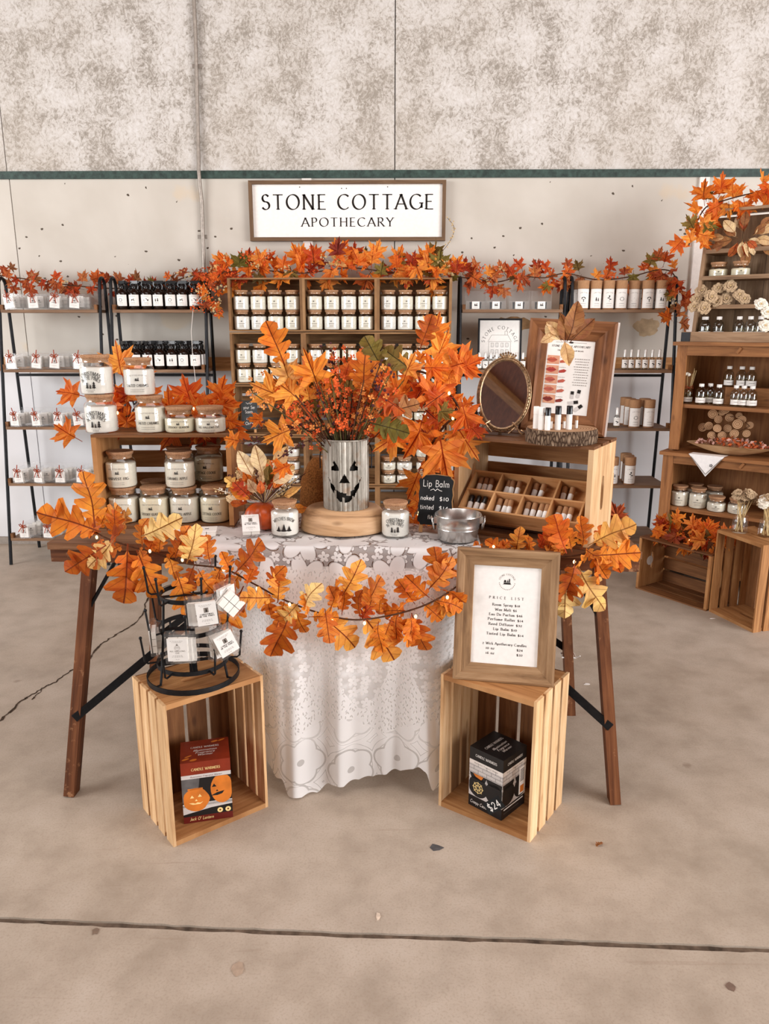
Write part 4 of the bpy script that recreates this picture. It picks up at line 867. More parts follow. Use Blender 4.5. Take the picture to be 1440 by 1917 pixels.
# slim perfume and room sprays
def perf_meshes():
    b = MB().lathe([(.015, 0), (.017, .002), (.017, .058), (.013, .066), (.007, .07)], 14).mesh('bottle', BOTTLEG, 50)
    c = MB().lathe([(.0085, .069), (.0085, .108), (.007, .110)], 10).mesh('cap', plain('silver_spray_cap', (226, 222, 216), .3, .3, .5), 50)
    l = MB(); n = 8; rr = .0174
    for k in range(n):
        a0 = -1.3 + 2.6 * k / n; a1 = -1.3 + 2.6 * (k + 1) / n; l.poly([(rr * math.sin(a0), -rr * math.cos(a0), .01), (rr * math.sin(a1), -rr * math.cos(a1), .01), (rr * math.sin(a1), -rr * math.cos(a1), .055), (rr * math.sin(a0), -rr * math.cos(a0), .055)])
    f = Flat(); f.line([(0, .02), (0, .036)], .002); f.disc(-.004, .034, .004, .003); f.disc(.004, .03, .004, .003); dashes(f, 0, .045, .02, .002, 1, 4); q = MB().lathe([(.0135, .003), (.0135, .05)], 10).mesh('perfume', plain('amber_perfume', (150, 112, 66), .3, 0, .4))
    return b, c, l.mesh('label', PAPER, 180), f.mesh('print', [INK, INKG], rr, .0004, 0), q
PFM = perf_meshes()
def perfume(label, loc, group, sc=1.0, cat='bottle'):
    t = thing('perfume_bottle', label, cat, loc, (0, 0, rad(R.uniform(-10, 10))), group, sc)
    for n_, m in zip(('bottle', 'cap', 'label', 'perfume'), PFM[:3] + PFM[4:]):
        o = put(n_, m, t)
        if n_ == 'label': put('print', PFM[3], o)
for i, px in enumerate((1168, 1180, 1193, 1206, 1219, 1232)): perfume('silver capped room spray, %s of six beside the poster frame' % O7[i], onladder(px, 3, .03), 'room sprays on the shelf', 1.12)
perfume('single silver capped spray beside the gem print tube', onladder(1161, 2, .03), None, 1.12)
for i, px in enumerate((868, 897, 908, 918, 929, 941, 954, 966, 978)): perfume('slim perfume bottle, %s in the line before the cottage print' % (O7 + ['eighth', 'ninth'])[i], onladder(px, 3, .02 + .01 * (i % 2)), 'perfumes before the cottage print', .95)
# acrylic display boxes on the top shelf
for i, px in enumerate((886, 929, 972, 1014)):
    x = max(.482, at(px, 560, 4.9).x); y = front_y(1.6) + .01; t = thing('acrylic_box', 'small clear acrylic box with white card, %s from the crate stack' % O7[i], 'box', (x, y, 1.6005), (0, 0, 0), 'acrylic boxes on the shelf'); m = MB(); e = .003; w = .062
    m.box((-w, 0, 0), (w, .11, e)); m.box((-w, 0, e), (w, e, .05)); m.box((-w, .107, e), (w, .11, .115)); m.box((-w, e, e), (-w + e, .107, .115)); m.box((w - e, e, e), (w, .107, .115)); put('box', m.mesh('box', ACRYL), t)
    board('card', t, (-.024, -.003, .004), (.022, -.0012, .048), PAPER); f = Flat(); cottage(f, 0, .022, .02); dashes(f, 0, .012, .03, .002, 1, 5); put('print', f.mesh('print', [INK, INKG]), t, (0, -.003, 0))
    for k in range(3): put('roller_vial', MB().lathe([(.006, 0), (.006, .03), (.007, .031), (.007, .042)], 8).mesh('roller_vial', R.choice((AMBER, BLACKPL)), 50), t, (-.03 + k * .03, .03 + .02 * (k % 2), .0035))
# framed cottage print standing on the second shelf
p0 = at(935, 700, 5.0); t = thing('framed_print', 'thin black framed cottage drawing with arched lettering behind the oval mirror', 'picture', (p0.x - .006, 4.972, SHZ[3] + .0025), (rad(-5), 0, 0), None, .93)
frame_sides(t, .30, .335, [(0, .016), (0, 0), (.012, 0), (.012, .016)], IRON); board('sheet', t, (-.14, .008, .01), (.14, .014, .325), PAPER)
f = Flat(); f.arc('STONE COTTAGE', 0, .16, .105, .022, span=.30, thick=.13, thin=.06, space=.5, seg=14); hw = .075
f.line([(-hw, .06), (-hw, .18), (hw, .18), (hw, .06), (-hw, .06)], .002, 1).line([(-hw - .006, .18), (-hw + .02, .225), (hw - .02, .225), (hw + .006, .18)], .002, 1).line([(.035, .225), (.035, .25), (.052, .25), (.052, .225)], .002, 1)
for gx in (-.05, -.018, .018, .05):
    for gz in (.145, .1): f.line([(gx - .009, gz), (gx + .009, gz), (gx + .009, gz + .026), (gx - .009, gz + .026), (gx - .009, gz)], .0015).line([(gx, gz), (gx, gz + .026)], .001)
for k in range(16): x = -.09 + k * .012; f.disc(x, .062 + .01 * ((k * 7) % 3), .007, .006, 1, 7)
put('print', f.mesh('print', [INK, INKG], None, .0004), t, (0, .008, 0))
# ================================================================== THE OLD TABLE
TZ = .83; TB = Frame((-1.107, 2.287, 0), -2.26); TL = 1.85; TDp = .56
tb = thing('folding_table', 'long old dark wooden trestle table with splayed legs and black iron braces', 'table', TB.o, (0, 0, TB.a))
for i in range(4): board('plank', tb, (0, i * .14, TZ - .022), (TL, i * .14 + .137, TZ), WOOD_TABLETOP)
for y in (.012, TDp - .052): board('rail', tb, (.002, y, TZ - .066), (TL - .002, y + .035, TZ - .023), WOOD_TABLE)
for x in (.004, TL - .039): board('end_rail', tb, (x, .049, TZ - .064), (x + .035, TDp - .055, TZ - .023), WOOD_TABLE)
def loc_of(p): v = Vector(p) - TB.o; return Vector((v.dot(TB.u), v.dot(TB.n), p[2]))
feet = [(loc_of(onz(134, 1486, 0)), (.125, .035)), (loc_of(onz(1150, 1500, 0)), (TL - .125, .035)), (loc_of((-1.0, 2.86, 0)), (.16, TDp - .035)), (loc_of(onz(1068, 1335, 0)), (TL - .15, TDp - .035))]
for i, (ft, tp) in enumerate(feet):
    a = Vector((ft.x, ft.y, .0)); b = Vector((tp[0], tp[1], TZ - .03)); o = put('leg', MB().bar(a, b, .034, .046, 0, (0, 1, 0)).mesh('leg', WOOD_TABLE), tb)
    xin = .62 if i in (0, 2) else TL - .62; yy = tp[1] + (.03 if i < 2 else -.03)
    p = a.lerp(b, .33); put('brace', MB().bar((p.x, p.y + (.026 if i >= 2 else -.026), p.z), (xin + (.12 if i in (0, 2) else -.12), .27 if i < 2 else .32, TZ - .04), .026, .006, 0, (0, 1, 0)).mesh('brace', IRON), tb)
    p = a.lerp(b, .74); put('stay_rod', MB().tube([(p.x, p.y, p.z), (tp[0] + (.10 if i in (0, 2) else -.10), tp[1], TZ - .03)], .006, 6).mesh('stay_rod', IRON), tb)
    put('bolt', MB().lathe([(.012, -.006), (.012, .002), (.006, .006)], 10, mat=Matrix.Translation((tp[0], .010 if i < 2 else TDp - .01, TZ - .045)) @ Matrix.Rotation(PI / 2, 4, 'X')).mesh('bolt', IRON), tb)
zp = feet[3][0].lerp(Vector((feet[3][1][0], feet[3][1][1], TZ)), .30); put('zip_tie', MB().tube([(zp.x + .026 * a, zp.y + .02 * b, zp.z) for a, b in ((-1, -1), (1, -1), (1, 1), (-1, 1))], .003, 5, 0, True).tube([(zp.x + .026, zp.y - .02, zp.z), (zp.x + .04, zp.y - .03, zp.z + .012)], .0025, 5).mesh('zip_tie', PAPER), tb)
# lace cloth: lies on the top and hangs in folds over the front
CX0, CX1 = .475, 1.365
def hemz(x):  # height of the hem along the table
    t = (x - CX0) / (CX1 - CX0); pts = [(0, .045), (.20, .05), (.285, .05), (.315, .004), (.42, .004), (.47, .035), (.55, .045), (.62, .05), (.72, .075), (.80, .115), (.83, .10), (.86, .02), (1, .01)]
    for (a, za), (b, zb) in zip(pts, pts[1:]):
        if t <= b: k = (t - a) / (b - a); k = k * k * (3 - 2 * k); return za + (zb - za) * k + .006 * abs(math.sin(t * 60))
    return .02
def fold(x, v):
    return .020 * v ** .6 * (math.sin(x * 27 + 1.2) + .6 * math.sin(x * 47 + 2) + .3 * math.sin(x * 83)) + .05 * v * v * math.exp(-((x - .80) / .085) ** 2) + .03 * v * v * math.exp(-((x - 1.28) / .07) ** 2) + .02 * v
def clothpt(u, v, off=0.0, zmin=None):
    x = CX0 + (CX1 - CX0) * u
    if v < .3:  # on the table
        y = .42 * (1 - v / .3); wr = .0028 * (1 + math.sin(x * 38 + y * 9)) + .001 * math.sin(x * 90 - y * 30); return (x, y - .004, TZ + .002 + wr)
    w = (v - .3) / .7
    if w < .03: a = w / .03 * PI / 2; return (x, -.004 - .010 * math.sin(a) - off, TZ + .0045 - .010 * (1 - math.cos(a)))
    k = (w - .03) / .97; z0 = TZ - .0055; z = z0 + (hemz(x) - z0) * k
    sm = lambda q: max(0, min(1, q)) ** 2 * (3 - 2 * max(0, min(1, q))); push = .10 * sm((.74 - x) / .12) * sm((k - .13) / .2) + .14 * sm((x - 1.24) / .10) * sm((k - .13) / .2)
    sl = .975 + .025 * math.cos(k * 3); return ((x - .92) * (1 - .03 * k) + .92, -.016 - fold(x, k) * (1 - 7 * push) + push - off, z)
def cuv(u, v):
    p = clothpt(u, v); return (CX0 + (CX1 - CX0) * u, (p[1] * -1 if v < .3 else .016 + (TZ - p[2])) + 1.0)
ct = thing('tablecloth', 'white floral lace cloth with cotton lining draped over the table front to the floor', 'tablecloth', TB.o, (0, 0, TB.a))
put('lace', MB().grid(170, 130, clothpt, 0, cuv).mesh('lace', LACE, 180), ct)
def linpt(u, v):
    x = CX0 + .10 + (CX1 - CX0 - .16) * u; z = TZ - .066 + (.16 - TZ + .066) * v; k = (TZ - z) / TZ
    sm = lambda q: max(0, min(1, q)) ** 2 * (3 - 2 * max(0, min(1, q))); push = .10 * sm((.74 - x) / .12) * sm((k - .13) / .2) + .14 * sm((x - 1.24) / .10) * sm((k - .13) / .2)
    return (x, .006 - fold(x, k) * .8 * (1 - 7 * push) + push, z)
put('lining', MB().grid(80, 40, linpt).mesh('lining', LINEN, 180), ct)
# ================================================================== FRONT CRATES
lc = crate('wooden_crate', 'upright pine crate under the black wire rack, open side to the camera', (-.41, 2.131, 0), (0, -PI / 2, rad(39.2)), WOOD_DARK, 'front display crates', WOOD_LIT, 4, 4, WOOD_CRATE, .014)  # dark backs and pale side slats: shade and light painted into one pine
rc = crate('wooden_crate', 'upright pine crate under the framed price list', (.398, 1.969, 0), (0, -PI / 2, rad(-34.4)), WOOD_DARK, 'front display crates', WOOD_LIT, 4, 4, WOOD_CRATE, .014)
LCF = Frame((-.655, 1.931, 0), 39.2); RCF = Frame((.139, 2.146, 0), -34.4)
# wire rack on its ring
RK = Vector(onz(363, 1262, .46)); RK.z = .4575
rk = thing('wire_rack', 'black tiered wire drying rack with upturned hooks standing on an upright crate', 'rack', RK)
def ringpts(r, z, n=40): return [(r * math.cos(2 * PI * i / n), r * math.sin(2 * PI * i / n), z) for i in range(n)]
def bandring(r, z, h, w=.003):
    m = MB(); n = 40; m.lathe([(r, z), (r, z + h), (r - w, z + h), (r - w, z), (r, z)], n, 0, False, False); return m
put('base_ring', bandring(.138, 0, .016).mesh('base_ring', IRON, 60), rk)
tiers = [(.106, .045, 6, .2), (.093, .155, 6, .7), (.085, .258, 6, .05)]
for r, z, n, ph in tiers: put('ring', bandring(r, z, .013).mesh('ring', IRON, 60), rk)
put('centre_post', MB().box((-.011, -.004, .01), (.011, .004, .24)).mesh('centre_post', IRON), rk)
for k in range(2):
    a = .35 + k * PI / 2
    for z, r in ((.048, .105), (.158, .092), (.261, .084)): put('cross_strap', MB().bar((r * math.cos(a), r * math.sin(a), z), (-r * math.cos(a), -r * math.sin(a), z), .014, .004).mesh('cross_strap', IRON), rk)
for k in range(3):
    a = -PI / 2 - .75 + k * 2 * PI / 3; c, s_ = math.cos(a), math.sin(a)
    put('leg', MB().tube([(c * .136, s_ * .136, .004), (c * .112, s_ * .112, .006), (c * .105, s_ * .105, .05), (c * .092, s_ * .092, .16), (c * .084, s_ * .084, .264)], .0042, 6).mesh('leg', IRON, 60), rk)
HOOKS = []
for r, z, n, ph in tiers:
    for k in range(n):
        a = ph + k * 2 * PI / n; c, s_ = math.cos(a), math.sin(a); m = MB(); r2 = r + .034
        m.tube([(c * r, s_ * r, z + .006), (c * (r2 - .008), s_ * (r2 - .008), z + .004), (c * r2, s_ * r2, z + .010), (c * (r2 + .008), s_ * (r2 + .008), z + .085)], .0032, 6); m.sphere((c * (r2 + .008), s_ * (r2 + .008), z + .087), .0052, 0, 8, 5)
        put('hook', m.mesh('hook', IRON, 60), rk); HOOKS.append((RK + Vector((c * (r2 - .006), s_ * (r2 - .006), z + .004)), a))
def hang(px, py, dY, deg, kind, label, tilt=0, sc=1.0, roll=0):
    p = at(px, py, RK.y + dY); melt(label, (p.x, p.y, p.z - .092 * sc), (rad(tilt), rad(roll), rad(deg)), kind, 'wax melt packs on the wire rack', sc)
hang(388, 1118, -.145, 14, 'pines', 'front wax melt pack with fir tree print hung high on the wire rack', 3, .93, -5)
hang(378, 1119, -.118, 10, 'plain', 'wax melt pack directly behind the high fir tree pack', 3, .93, -3); hang(370, 1120, -.09, 8, 'plain', 'third pack in the file behind the high fir tree pack', 3, .93, -2)
hang(332, 1186, -.165, 4, 'eve', 'front wax melt pack with pumpkin face print hung low on the wire rack', 3, .93)
hang(341, 1187, -.140, 6, 'plain', 'wax melt pack directly behind the pumpkin face pack', 3, .93); hang(348, 1187, -.115, 8, 'plain', 'third pack in the file behind the pumpkin face pack', 3, .93)
hang(430, 1172, -.11, 32, 'pines', 'tilted wax melt pack with fir print beside the lace, low on the rack', 2, .93, -22)
hang(418, 1176, -.085, 40, 'plain', 'wax melt pack showing its cubes behind the tilted fir pack', 2, .93, -12); hang(409, 1178, -.06, 48, 'plain', 'upright wax melt pack innermost of the low tilted trio', 2, .93, -4)
hang(423, 1090, -.02, 55, 'plain', 'wax melt pack in the upper pair beside the garland', 2, .93, -6); hang(447, 1092, -.03, 215, 'plain', 'wax melt pack sticking out sideways into the garland', 2, .93, 42)
hang(287, 1168, -.06, 285, 'plain', 'edge-on wax melt pack hung over the table brace', 2, .93, 4); hang(297, 1172, -.03, 285, 'plain', 'inner edge-on wax melt pack hung over the table brace', 2, .93, 2)
# boxed candle warmers in the crates
def carton(name, label, loc, deg, w, d, h):
    t = thing(name, label, 'box', loc, (0, 0, rad(deg))); return t
p = onz(391, 1535, .018); p.z = .0165
b1 = carton('warmer_box', 'dark red carton with a printed orange jack-o-lantern warmer', (p.x, p.y, .0165), 15, .145, .13, .205)
bw, bd, bh = .147, .125, .205
put('carton', MB().box((-bw / 2, 0, 0), (bw / 2, bd, bh)).mesh('carton', REDBOX), b1)
f = Flat(); h = bw / 2
f.rect(-h, .163, h, bh, 0).rect(-h, .150, h, .163, 1).rect(-h, .022, h, .150, 2).rect(-h, 0, h, .022, 3)
f.poly([(-h, .150), (-.02, .150), (-.025, .11), (-.02, .08), (-h, .07)], 4).rect(-h, .055, h, .066, 1)
f.poly([(-h, .03), (.01, .045), (h, .05), (h, .064), (-h, .062)], 1)
f.poly([(-.045 + .039 * math.cos(a) * (1 + .05 * math.cos(5 * a)) + .012, .078 + .040 * math.sin(a)) for a in [2 * PI * i / 22 for i in range(22)]], 5)
f.rect(-.057, .112, -.012, .117, 5)
f.poly([(min(h, .045 + .034 * math.cos(a)), min(.1495, .106 + .050 * math.sin(a))) for a in [PI * .5 + 2 * PI * i / 22 for i in range(22)]], 5)
for x, z, s in ((-.045, .088, .006), (-.022, .090, .006), (-.033, .076, .004)): f.poly([(x - s, z - s * .6), (x + s, z - s * .6), (x, z + s)], 6)
f.poly([(-.055, .068), (-.044, .062), (-.022, .062), (-.012, .070), (-.022, .066), (-.03, .0685), (-.036, .065), (-.044, .068)], 6)
for x, z, s in ((.022, .118, .007), (.03, .100, .004)): f.poly([(x - s, z - s * .6), (x + s, z - s * .6), (x, z + s)], 7)
f.poly([(.01, .085), (.03, .094), (.052, .098), (.045, .088), (.03, .084)], 7)
for x in (.036, .060): f.disc(x, .032, .0085, .0085, 6, 14).disc(x, .032, .003, .003, 3, 8)
f.text('CANDLE WARMERS', 0, .176, .0085, 6, width=.085, thick=.16, thin=.08, seg=8).text('Illumination Fragrance Warmer', .0, .1535, .005, 3, width=.095, serif=False, thick=.09, slant=.3, seg=6).text("Jack O' Lantern", -.02, .008, .010, 6, width=.07, serif=False, thick=.12, slant=.3, seg=8)
put('front_print', f.mesh('front_print', [REDBOX, PALEBOX, BLACKBOX, REDBOX2, GREYBOX, ORANGEP, YELLOWP, SLATE]), b1)
f = Flat().text('CANDLE WARMERS', .0, .078, .0095, 0, width=.085, thick=.16, thin=.08, seg=8)
for i, s in enumerate(('Illumination', 'Fragrance', 'Warmer')): f.text(s, .0, .060 - i * .013, .010, 0, width=.02 + .0042 * len(s), serif=False, thick=.13, slant=.3, seg=8)
for x, z, a in ((-.058, .02, .6), (-.035, .012, .3), (-.05, .035, .9), (.03, .108, .4), (.052, .112, .8)): f.poly([(x + .011 * math.cos(q + a) * 1.0, z + .006 * math.sin(q + a * 2)) for q in [2 * PI * i / 10 for i in range(10)]], 1)
put('top_print', f.mesh('top_print', [PAPER, ORANGEP]), b1, (0, 0, bh), (-PI / 2, 0, 0))
cpt = onz(939, 1538, .018)
b2 = carton('warmer_box', 'black carton with printed cauldron warmers standing in the crate under the price list', (cpt.x, cpt.y + .006, .0165), 47.5, .125, .125, .2); s2 = .126; h2 = .205
put('carton', MB().box((0, 0, 0), (s2, s2, h2)).mesh('carton', BLACKBOX), b2)
def cauldron_face(flip):
    f = Flat(); W_ = s2; f.rect(0, .038, W_, .158, 1).rect(0, .150, W_, .163, 2).rect(0, 0, W_, .030, 0)
    for r_ in range(6): 
        f.line([(0, .085 + r_ * .012), (W_, .085 + r_ * .012)], .0012, 3)
        for k in range(4): x = .018 + k * .033 + (.016 if r_ % 2 else 0); x < W_ and f.line([(x, .085 + r_ * .012), (x, .097 + r_ * .012)], .0012, 3)
    cx1, cx2 = ((.035, .098) if not flip else (.03, .10))
    for cx, lit in ((cx1, True), (cx2, False)):
        f.poly([(max(0.001, min(W_ - .001, cx + .037 * math.cos(a))), .075 + .036 * math.sin(a)) for a in [2 * PI * i / 24 for i in range(24)]], 0); f.poly([(max(.001, cx - .026), .100), (min(W_ - .001, cx + .026), .100), (min(W_ - .001, cx + .033), .118), (max(.001, cx - .033), .118)], 0)
        if lit and not flip:
            for q in range(8):
                a = q * PI / 4; f.line([(cx + .004 * math.cos(a), .072 + .004 * math.sin(a)), (cx + .021 * math.cos(a), .072 + .021 * math.sin(a))], .002, 4)
            f.ring(cx, .072, .018, .0022, 4, 8).ring(cx, .072, .010, .002, 4, 8); f.poly([(cx - .02, .117), (cx + .02, .117), (cx + .012, .104), (cx - .01, .108)], 5)
    f.text('CANDLE WARMERS', W_ / 2, .178, .0085, 6, width=.08, thick=.16, thin=.08, seg=8).text('Illumination Fragrance Warmer', W_ / 2, .1535, .0045, 0, width=.09, serif=False, thick=.1, slant=.3, seg=6)
    if not flip: f.text('Creepy Cauldron', .046, .012, .011, 6, width=.078, serif=False, thick=.13, slant=.3, seg=8)
    else:
        f.rect(.09, .045, .124, .14, 7)
        for k in range(9): f.rect(.096, .09 + k * .005, .118, .0925 + k * .005, 0)
        f.rect(.097, .05, .117, .075, 5); f.rect(.01, .028, .115, .032, 6); f.rect(.01, .016, .09, .018, 3)
    return f.mesh('print', [BLACKBOX, PALEBOX, WHITEP, GREYBOX, YELLOWP, ORANGEP, PAPER, PAPER])
put('front_print', cauldron_face(True), b2)
put('side_print', cauldron_face(False), b2, (0, s2, 0), (0, 0, -PI / 2))
f = Flat().text('CANDLE WARMERS', .063, .075, .010, 0, width=.09, thick=.16, thin=.08, seg=8)
for i, s in enumerate(('Illumination', 'Fragrance', 'Warmer')): f.text(s, .063, .055 - i * .014, .010, 0, width=.02 + .0042 * len(s), serif=False, thick=.13, slant=.3, seg=8)
put('top_print', f.mesh('top_print', [PAPER]), b2, (0, 0, h2), (-PI / 2, 0, -PI / 4 * 0))
pt = at(925, 1508, b2.location.y - .028); t = thing('price_tag', 'small black diamond tag with a chalked price on the black carton', 'price tag', (pt.x, pt.y, pt.z), (rad(-8), rad(-36), rad(-8)))
board('tag_card', t, (-.028, 0, -.020), (.028, .002, .020), SLATE); put('chalk_writing', Flat().text('$24', 0, -.011, .03, width=.04, serif=False, thick=.1, seg=10).mesh('chalk', [CHALK]), t)
# framed price list
A, B = onz(847, 1271, .458), onz(1037, 1288, .458); fr_w = (B - A).length; mid = (A + B) / 2; dg = math.atan2(B.y - A.y, B.x - A.x)
pf = thing('price_list_frame', 'wide weathered wooden frame holding a printed price list, propped on an upright crate', 'picture frame', (mid.x, mid.y, .459), (rad(-9), 0, dg)); fh = .40
frame_sides(pf, fr_w, fh, [(0, .03), (0, .002), (.006, 0), (.022, .004), (.024, .009), (.05, .012), (.052, .02), (.056, .02), (.056, .03)], WOOD_BARN)
psheet = board('sheet', pf, (-fr_w / 2 + .05, .018, .05), (fr_w / 2 - .05, .024, fh - .05), PAPER); board('backing', pf, (-fr_w / 2 + .02, .031, .02), (fr_w / 2 - .02, .034, fh - .02), WOOD_DARK)
f = Flat(); ty = fh - .098
f.arc('STONE COTTAGE', 0, ty, .021, .005, 1, span=.054, seg=6); cottage(f, 0, ty - .006, .020)
for q in range(14): a = PI * 1.05 + q * PI * .9 / 13; f.disc(.023 * math.cos(a), ty + .023 * math.sin(a), .0011, .0016, 1, 5)
f.text('PRICE LIST', 0, ty - .052, .0075, 0, width=.102, thick=.14, thin=.07, seg=10, space=.75)
for i, s in enumerate(('Room Spray $18', 'Wax Melt $6', 'Eau De Parfum $46', 'Perfume Roller $14', 'Reed Diffuser $32', 'Lip Balm $10', 'Tinted Lip Balm $14')): f.text(s, 0, ty - .073 - i * .0148, .0076, 0, width=.0058 * len(s), thick=.15, thin=.08, seg=10, space=.16)
f.text('2 Wick Apothecary Candles', 0, ty - .192, .0076, 0, width=.13, thick=.15, thin=.08, seg=10, space=.16)
for i, (a, b) in enumerate((('10 oz', '$24'), ('16 oz', '$32'))): f.text(a, -.042, ty - .2065 - i * .0148, .0076, 0, width=.026, thick=.15, thin=.08, seg=10).text(b, .046, ty - .2065 - i * .0148, .0076, 0, width=.018, thick=.15, thin=.08, seg=10)
put('print', f.mesh('print', [INK, INKG]), psheet, (0, -.003, -fh / 2))
# ================================================================== CONDUIT-SIDE CRATE ON THE TABLE, AND ITS JARS
KC = Frame((-1.009, 2.462, TZ + .001), 2.0)
crate('wooden_crate', 'brown crate on the table full of large candle jars, wax jars stacked on top', KC.o, (0, 0, KC.a), WOOD_CRATE, 'crates on the table', WOOD_DARK, 3, 4, WOOD_CRATE, .02)
def injar(label, px, ly, lz, kind, txt, wax, turn=0, sc=1):
    lx_ = KC.hit(px, 900, ly)[0]; lx_ = min(max(lx_, .0685), .3885) if lz < .3 else lx_; w_ = KC.w(lx_, ly, lz); return jar(label, w_, kind, txt, wax, sc, turn, 'large candle jars on the table crate')
zf = .0098; t1 = .1225
injar('large cream jar lettered Harvest Fig, bottom layer behind the oak leaves', 226, .068, zf, 'tall', 'HARVEST FIG', WAXI, 4)
injar('large yellowish jar lettered Spooky Season in the bottom layer', 286, .066, zf, 'tall', 'SPOOKY SEASON', WAXC, 2)
injar('large cream jar lettered Caramel Apple in the bottom layer', 343, .068, zf, 'tall', 'CARAMEL APPLE', WAXI, -2)
injar('large yellowish jar lettered Cottage Cookie in the bottom layer', 400, .068, zf, 'tall', 'COTTAGE COOKIE', WAXC, -4)
injar('large cream jar lettered Harvest Fig standing on its twin inside the crate', 217, .068, zf + t1, 'tall', 'HARVEST FIG', WAXI, 4)
injar('large cream jar lettered Caramel Apple standing on its twin inside the crate', 338, .068, zf + t1, 'tall', 'CARAMEL APPLE', WAXI, 2)
injar('jar hidden behind the bottom Cottage Cookie jar', 398, .173, zf, 'tall', 'COTTAGE COOKIE', WAXC); injar('shaded jar lettered Cottage Cookie standing at the back of the crate', 393, .173, zf + t1, 'tall', 'COTTAGE COOKIE', WAXC, -3)
injar('jar behind the Spooky Season jar with only its cork showing', 287, .173, zf, 'tall', 'SPOOKY SEASON', WAXC); injar('jar behind the upper Caramel Apple jar with its cork showing', 339, .173, zf + t1, 'tall', 'CARAMEL APPLE', WAXI); injar('jar at the back under the rear Caramel Apple jar', 340, .173, zf, 'tall', 'CARAMEL APPLE', WAXI)
zt = CWd + .0005
injar('large white jar with printed fir trees, lower of the stack on the crate', 200, .075, zt, 'tall', 'pines', WAXW, 0, 1.04); injar('large white jar with printed fir trees, topmost of the stack', 198, .075, zt + .128, 'tall', 'pines', WAXW, -2, 1.04)
injar('large white jar lettered Salted Caramel, lower of its stack', 291, .075, zt, 'tall', 'SALTED CARAMEL', WAXI, 6, 1.0); injar('large white jar lettered Salted Caramel, topmost of its stack', 275, .082, zt + .123, 'tall', 'SALTED CARAMEL', WAXW, 10, 1.0)
injar('short cream jar lettered Spooky Season on top of the crate', 344, .07, zt, 'small', 'SPOOKY SEASON', WAXC, 8, .98); injar('short white jar lettered All Hallows Eve on the crate corner', 400, .07, zt, 'small', 'ALL HALLOWS EVE', WAXI, 6, .98)
lv = garland('maple_spray', 'orange maple spray behind the jars on top of the table crate', 'leaf spray', [KC.w(.01, .2, zt + .02), KC.w(.12, .19, zt + .05), KC.w(.24, .2, zt + .03), KC.w(.33, .19, zt + .05), KC.w(.44, .2, zt + .03)], 34, (.09, .14), [(L_MAPLE, 5), (L_RED, 1.5)], 'maple', .03, (0, .1, .5), bulbs=5)
for px, py, s, d in ((232, 690, .15, (-.2, 0, 1)), (240, 705, .14, (.5, 0, .9)), (160, 715, .12, (-1, 0, .2)), (150, 800, .12, (-.8, 0, .5)), (322, 775, .15, (-.1, 0, 1)), (238, 790, .12, (0, 0, 1))): leaf(lv, 'maple', KC.w(*[KC.hit(px, py, .19)[0], .19, KC.hit(px, py, .19)[1] - .05]), d, (0, -1, .3), s, L_MAPLE)
# white melt trays before the crate
for i, (px, w) in enumerate(((330, .05), (349, .055), (387, .06))):
    p = onz(px, 1007, TZ + .002); t = thing('melt_tray', 'white two-cube melt tray on the table edge, %s from the oak leaves' % O7[i], 'wax melt', (p.x, p.y, TZ + .002), (0, 0, rad(8)), 'melt trays on the table edge')
    for k in (0, 1): put('wax_cube', boxmesh(.027, .05, .020, WAXW), t, (-.0145 + k * .029, .025, .011))
    board('lid_card', t, (-.031, -.004, .0215), (.031, .054, .0245), PAPER); f = Flat(); cottage(f, 0, .02, .012); put('print', f.mesh('print', [INK]), t, (0, 0, .0245), (-PI / 2, 0, 0))
# ================================================================== TABLE CENTRE
CZ = TZ + .0095
# riser, tin lantern and bouquet
RP = Vector((at(644, 975, 2.44).x, 2.44, CZ))
rs = thing('wood_riser', 'thick rounded bare wood riser under the tin lantern, grain lines showing', 'riser', RP)
put('block', MB().lathe([(.126, 0), (.142, .004), (.145, .014), (.138, .05), (.122, .072), (.114, .078), (.108, .079)], 40, 0, True, True, (0, 0), 1.0, .8).mesh('block', WOOD_RISER, 50), rs)
RT = .0795
LP_ = Vector((at(648, 900, 2.43).x, 2.43, CZ + RT))
tl = thing('tin_lantern', 'rusty corrugated tin pail with a cut-out jack-o-lantern face on the riser', 'lantern', LP_); LR = .073; LH = .225
def facehole(x, z):
    ax = abs(x)
    if .018 < ax < .044:  # eyes, slanting up outwards, a round bite at the outer top
        k = (ax - .014) / .03
        if .130 < z < .132 + .034 * (1 - abs(ax - .034) / .02) and not ((ax - .043) ** 2 + (z - .150) ** 2 < .006 ** 2): return True
    if .092 < z < .122 and ax < .017 * (.122 - z) / .03: return True
    up = .066 + (ax / .06) ** 2 * .042; lo = .028 + (ax / .058) ** 2.2 * .076
    if ax < .0585 and lo < z < up - (.006 if ax < .03 else 0):
        if .006 < x < .019 and z > .052: return False
        if -.034 < x < -.027 and z < .058 + .01: return False
        if abs(x + .004) < .004 and z < .044: return False
        if .024 < x < .029 and z < .05: return False
        return True
    return False
NU, NV = 240, 110
rib = lambda a: LR + .0022 * math.cos(30 * a)
m = MB(); m.grid(NU, NV, lambda u, v: (rib(2 * PI * u) * math.sin(2 * PI * u), -rib(2 * PI * u) * math.cos(2 * PI * u), v * LH), 0, None, lambda u, v: not facehole(((u + .5) % 1 - .5) * 2 * PI * LR, v * LH))
m.lathe([(LR - .004, .003), (LR - .004, .004)], 24); put('tin_wall', m.mesh('tin_wall', TIN, 180), tl)
put('inner_shade_liner', MB().lathe([(LR - .014, .005), (LR - .014, LH - .012)], 28, 0, True, False).mesh('inner_shade_liner', plain('tin_inside_shade', (34, 30, 26), .8), 60), tl)  # added dark liner, colour stands in for shade inside the lantern
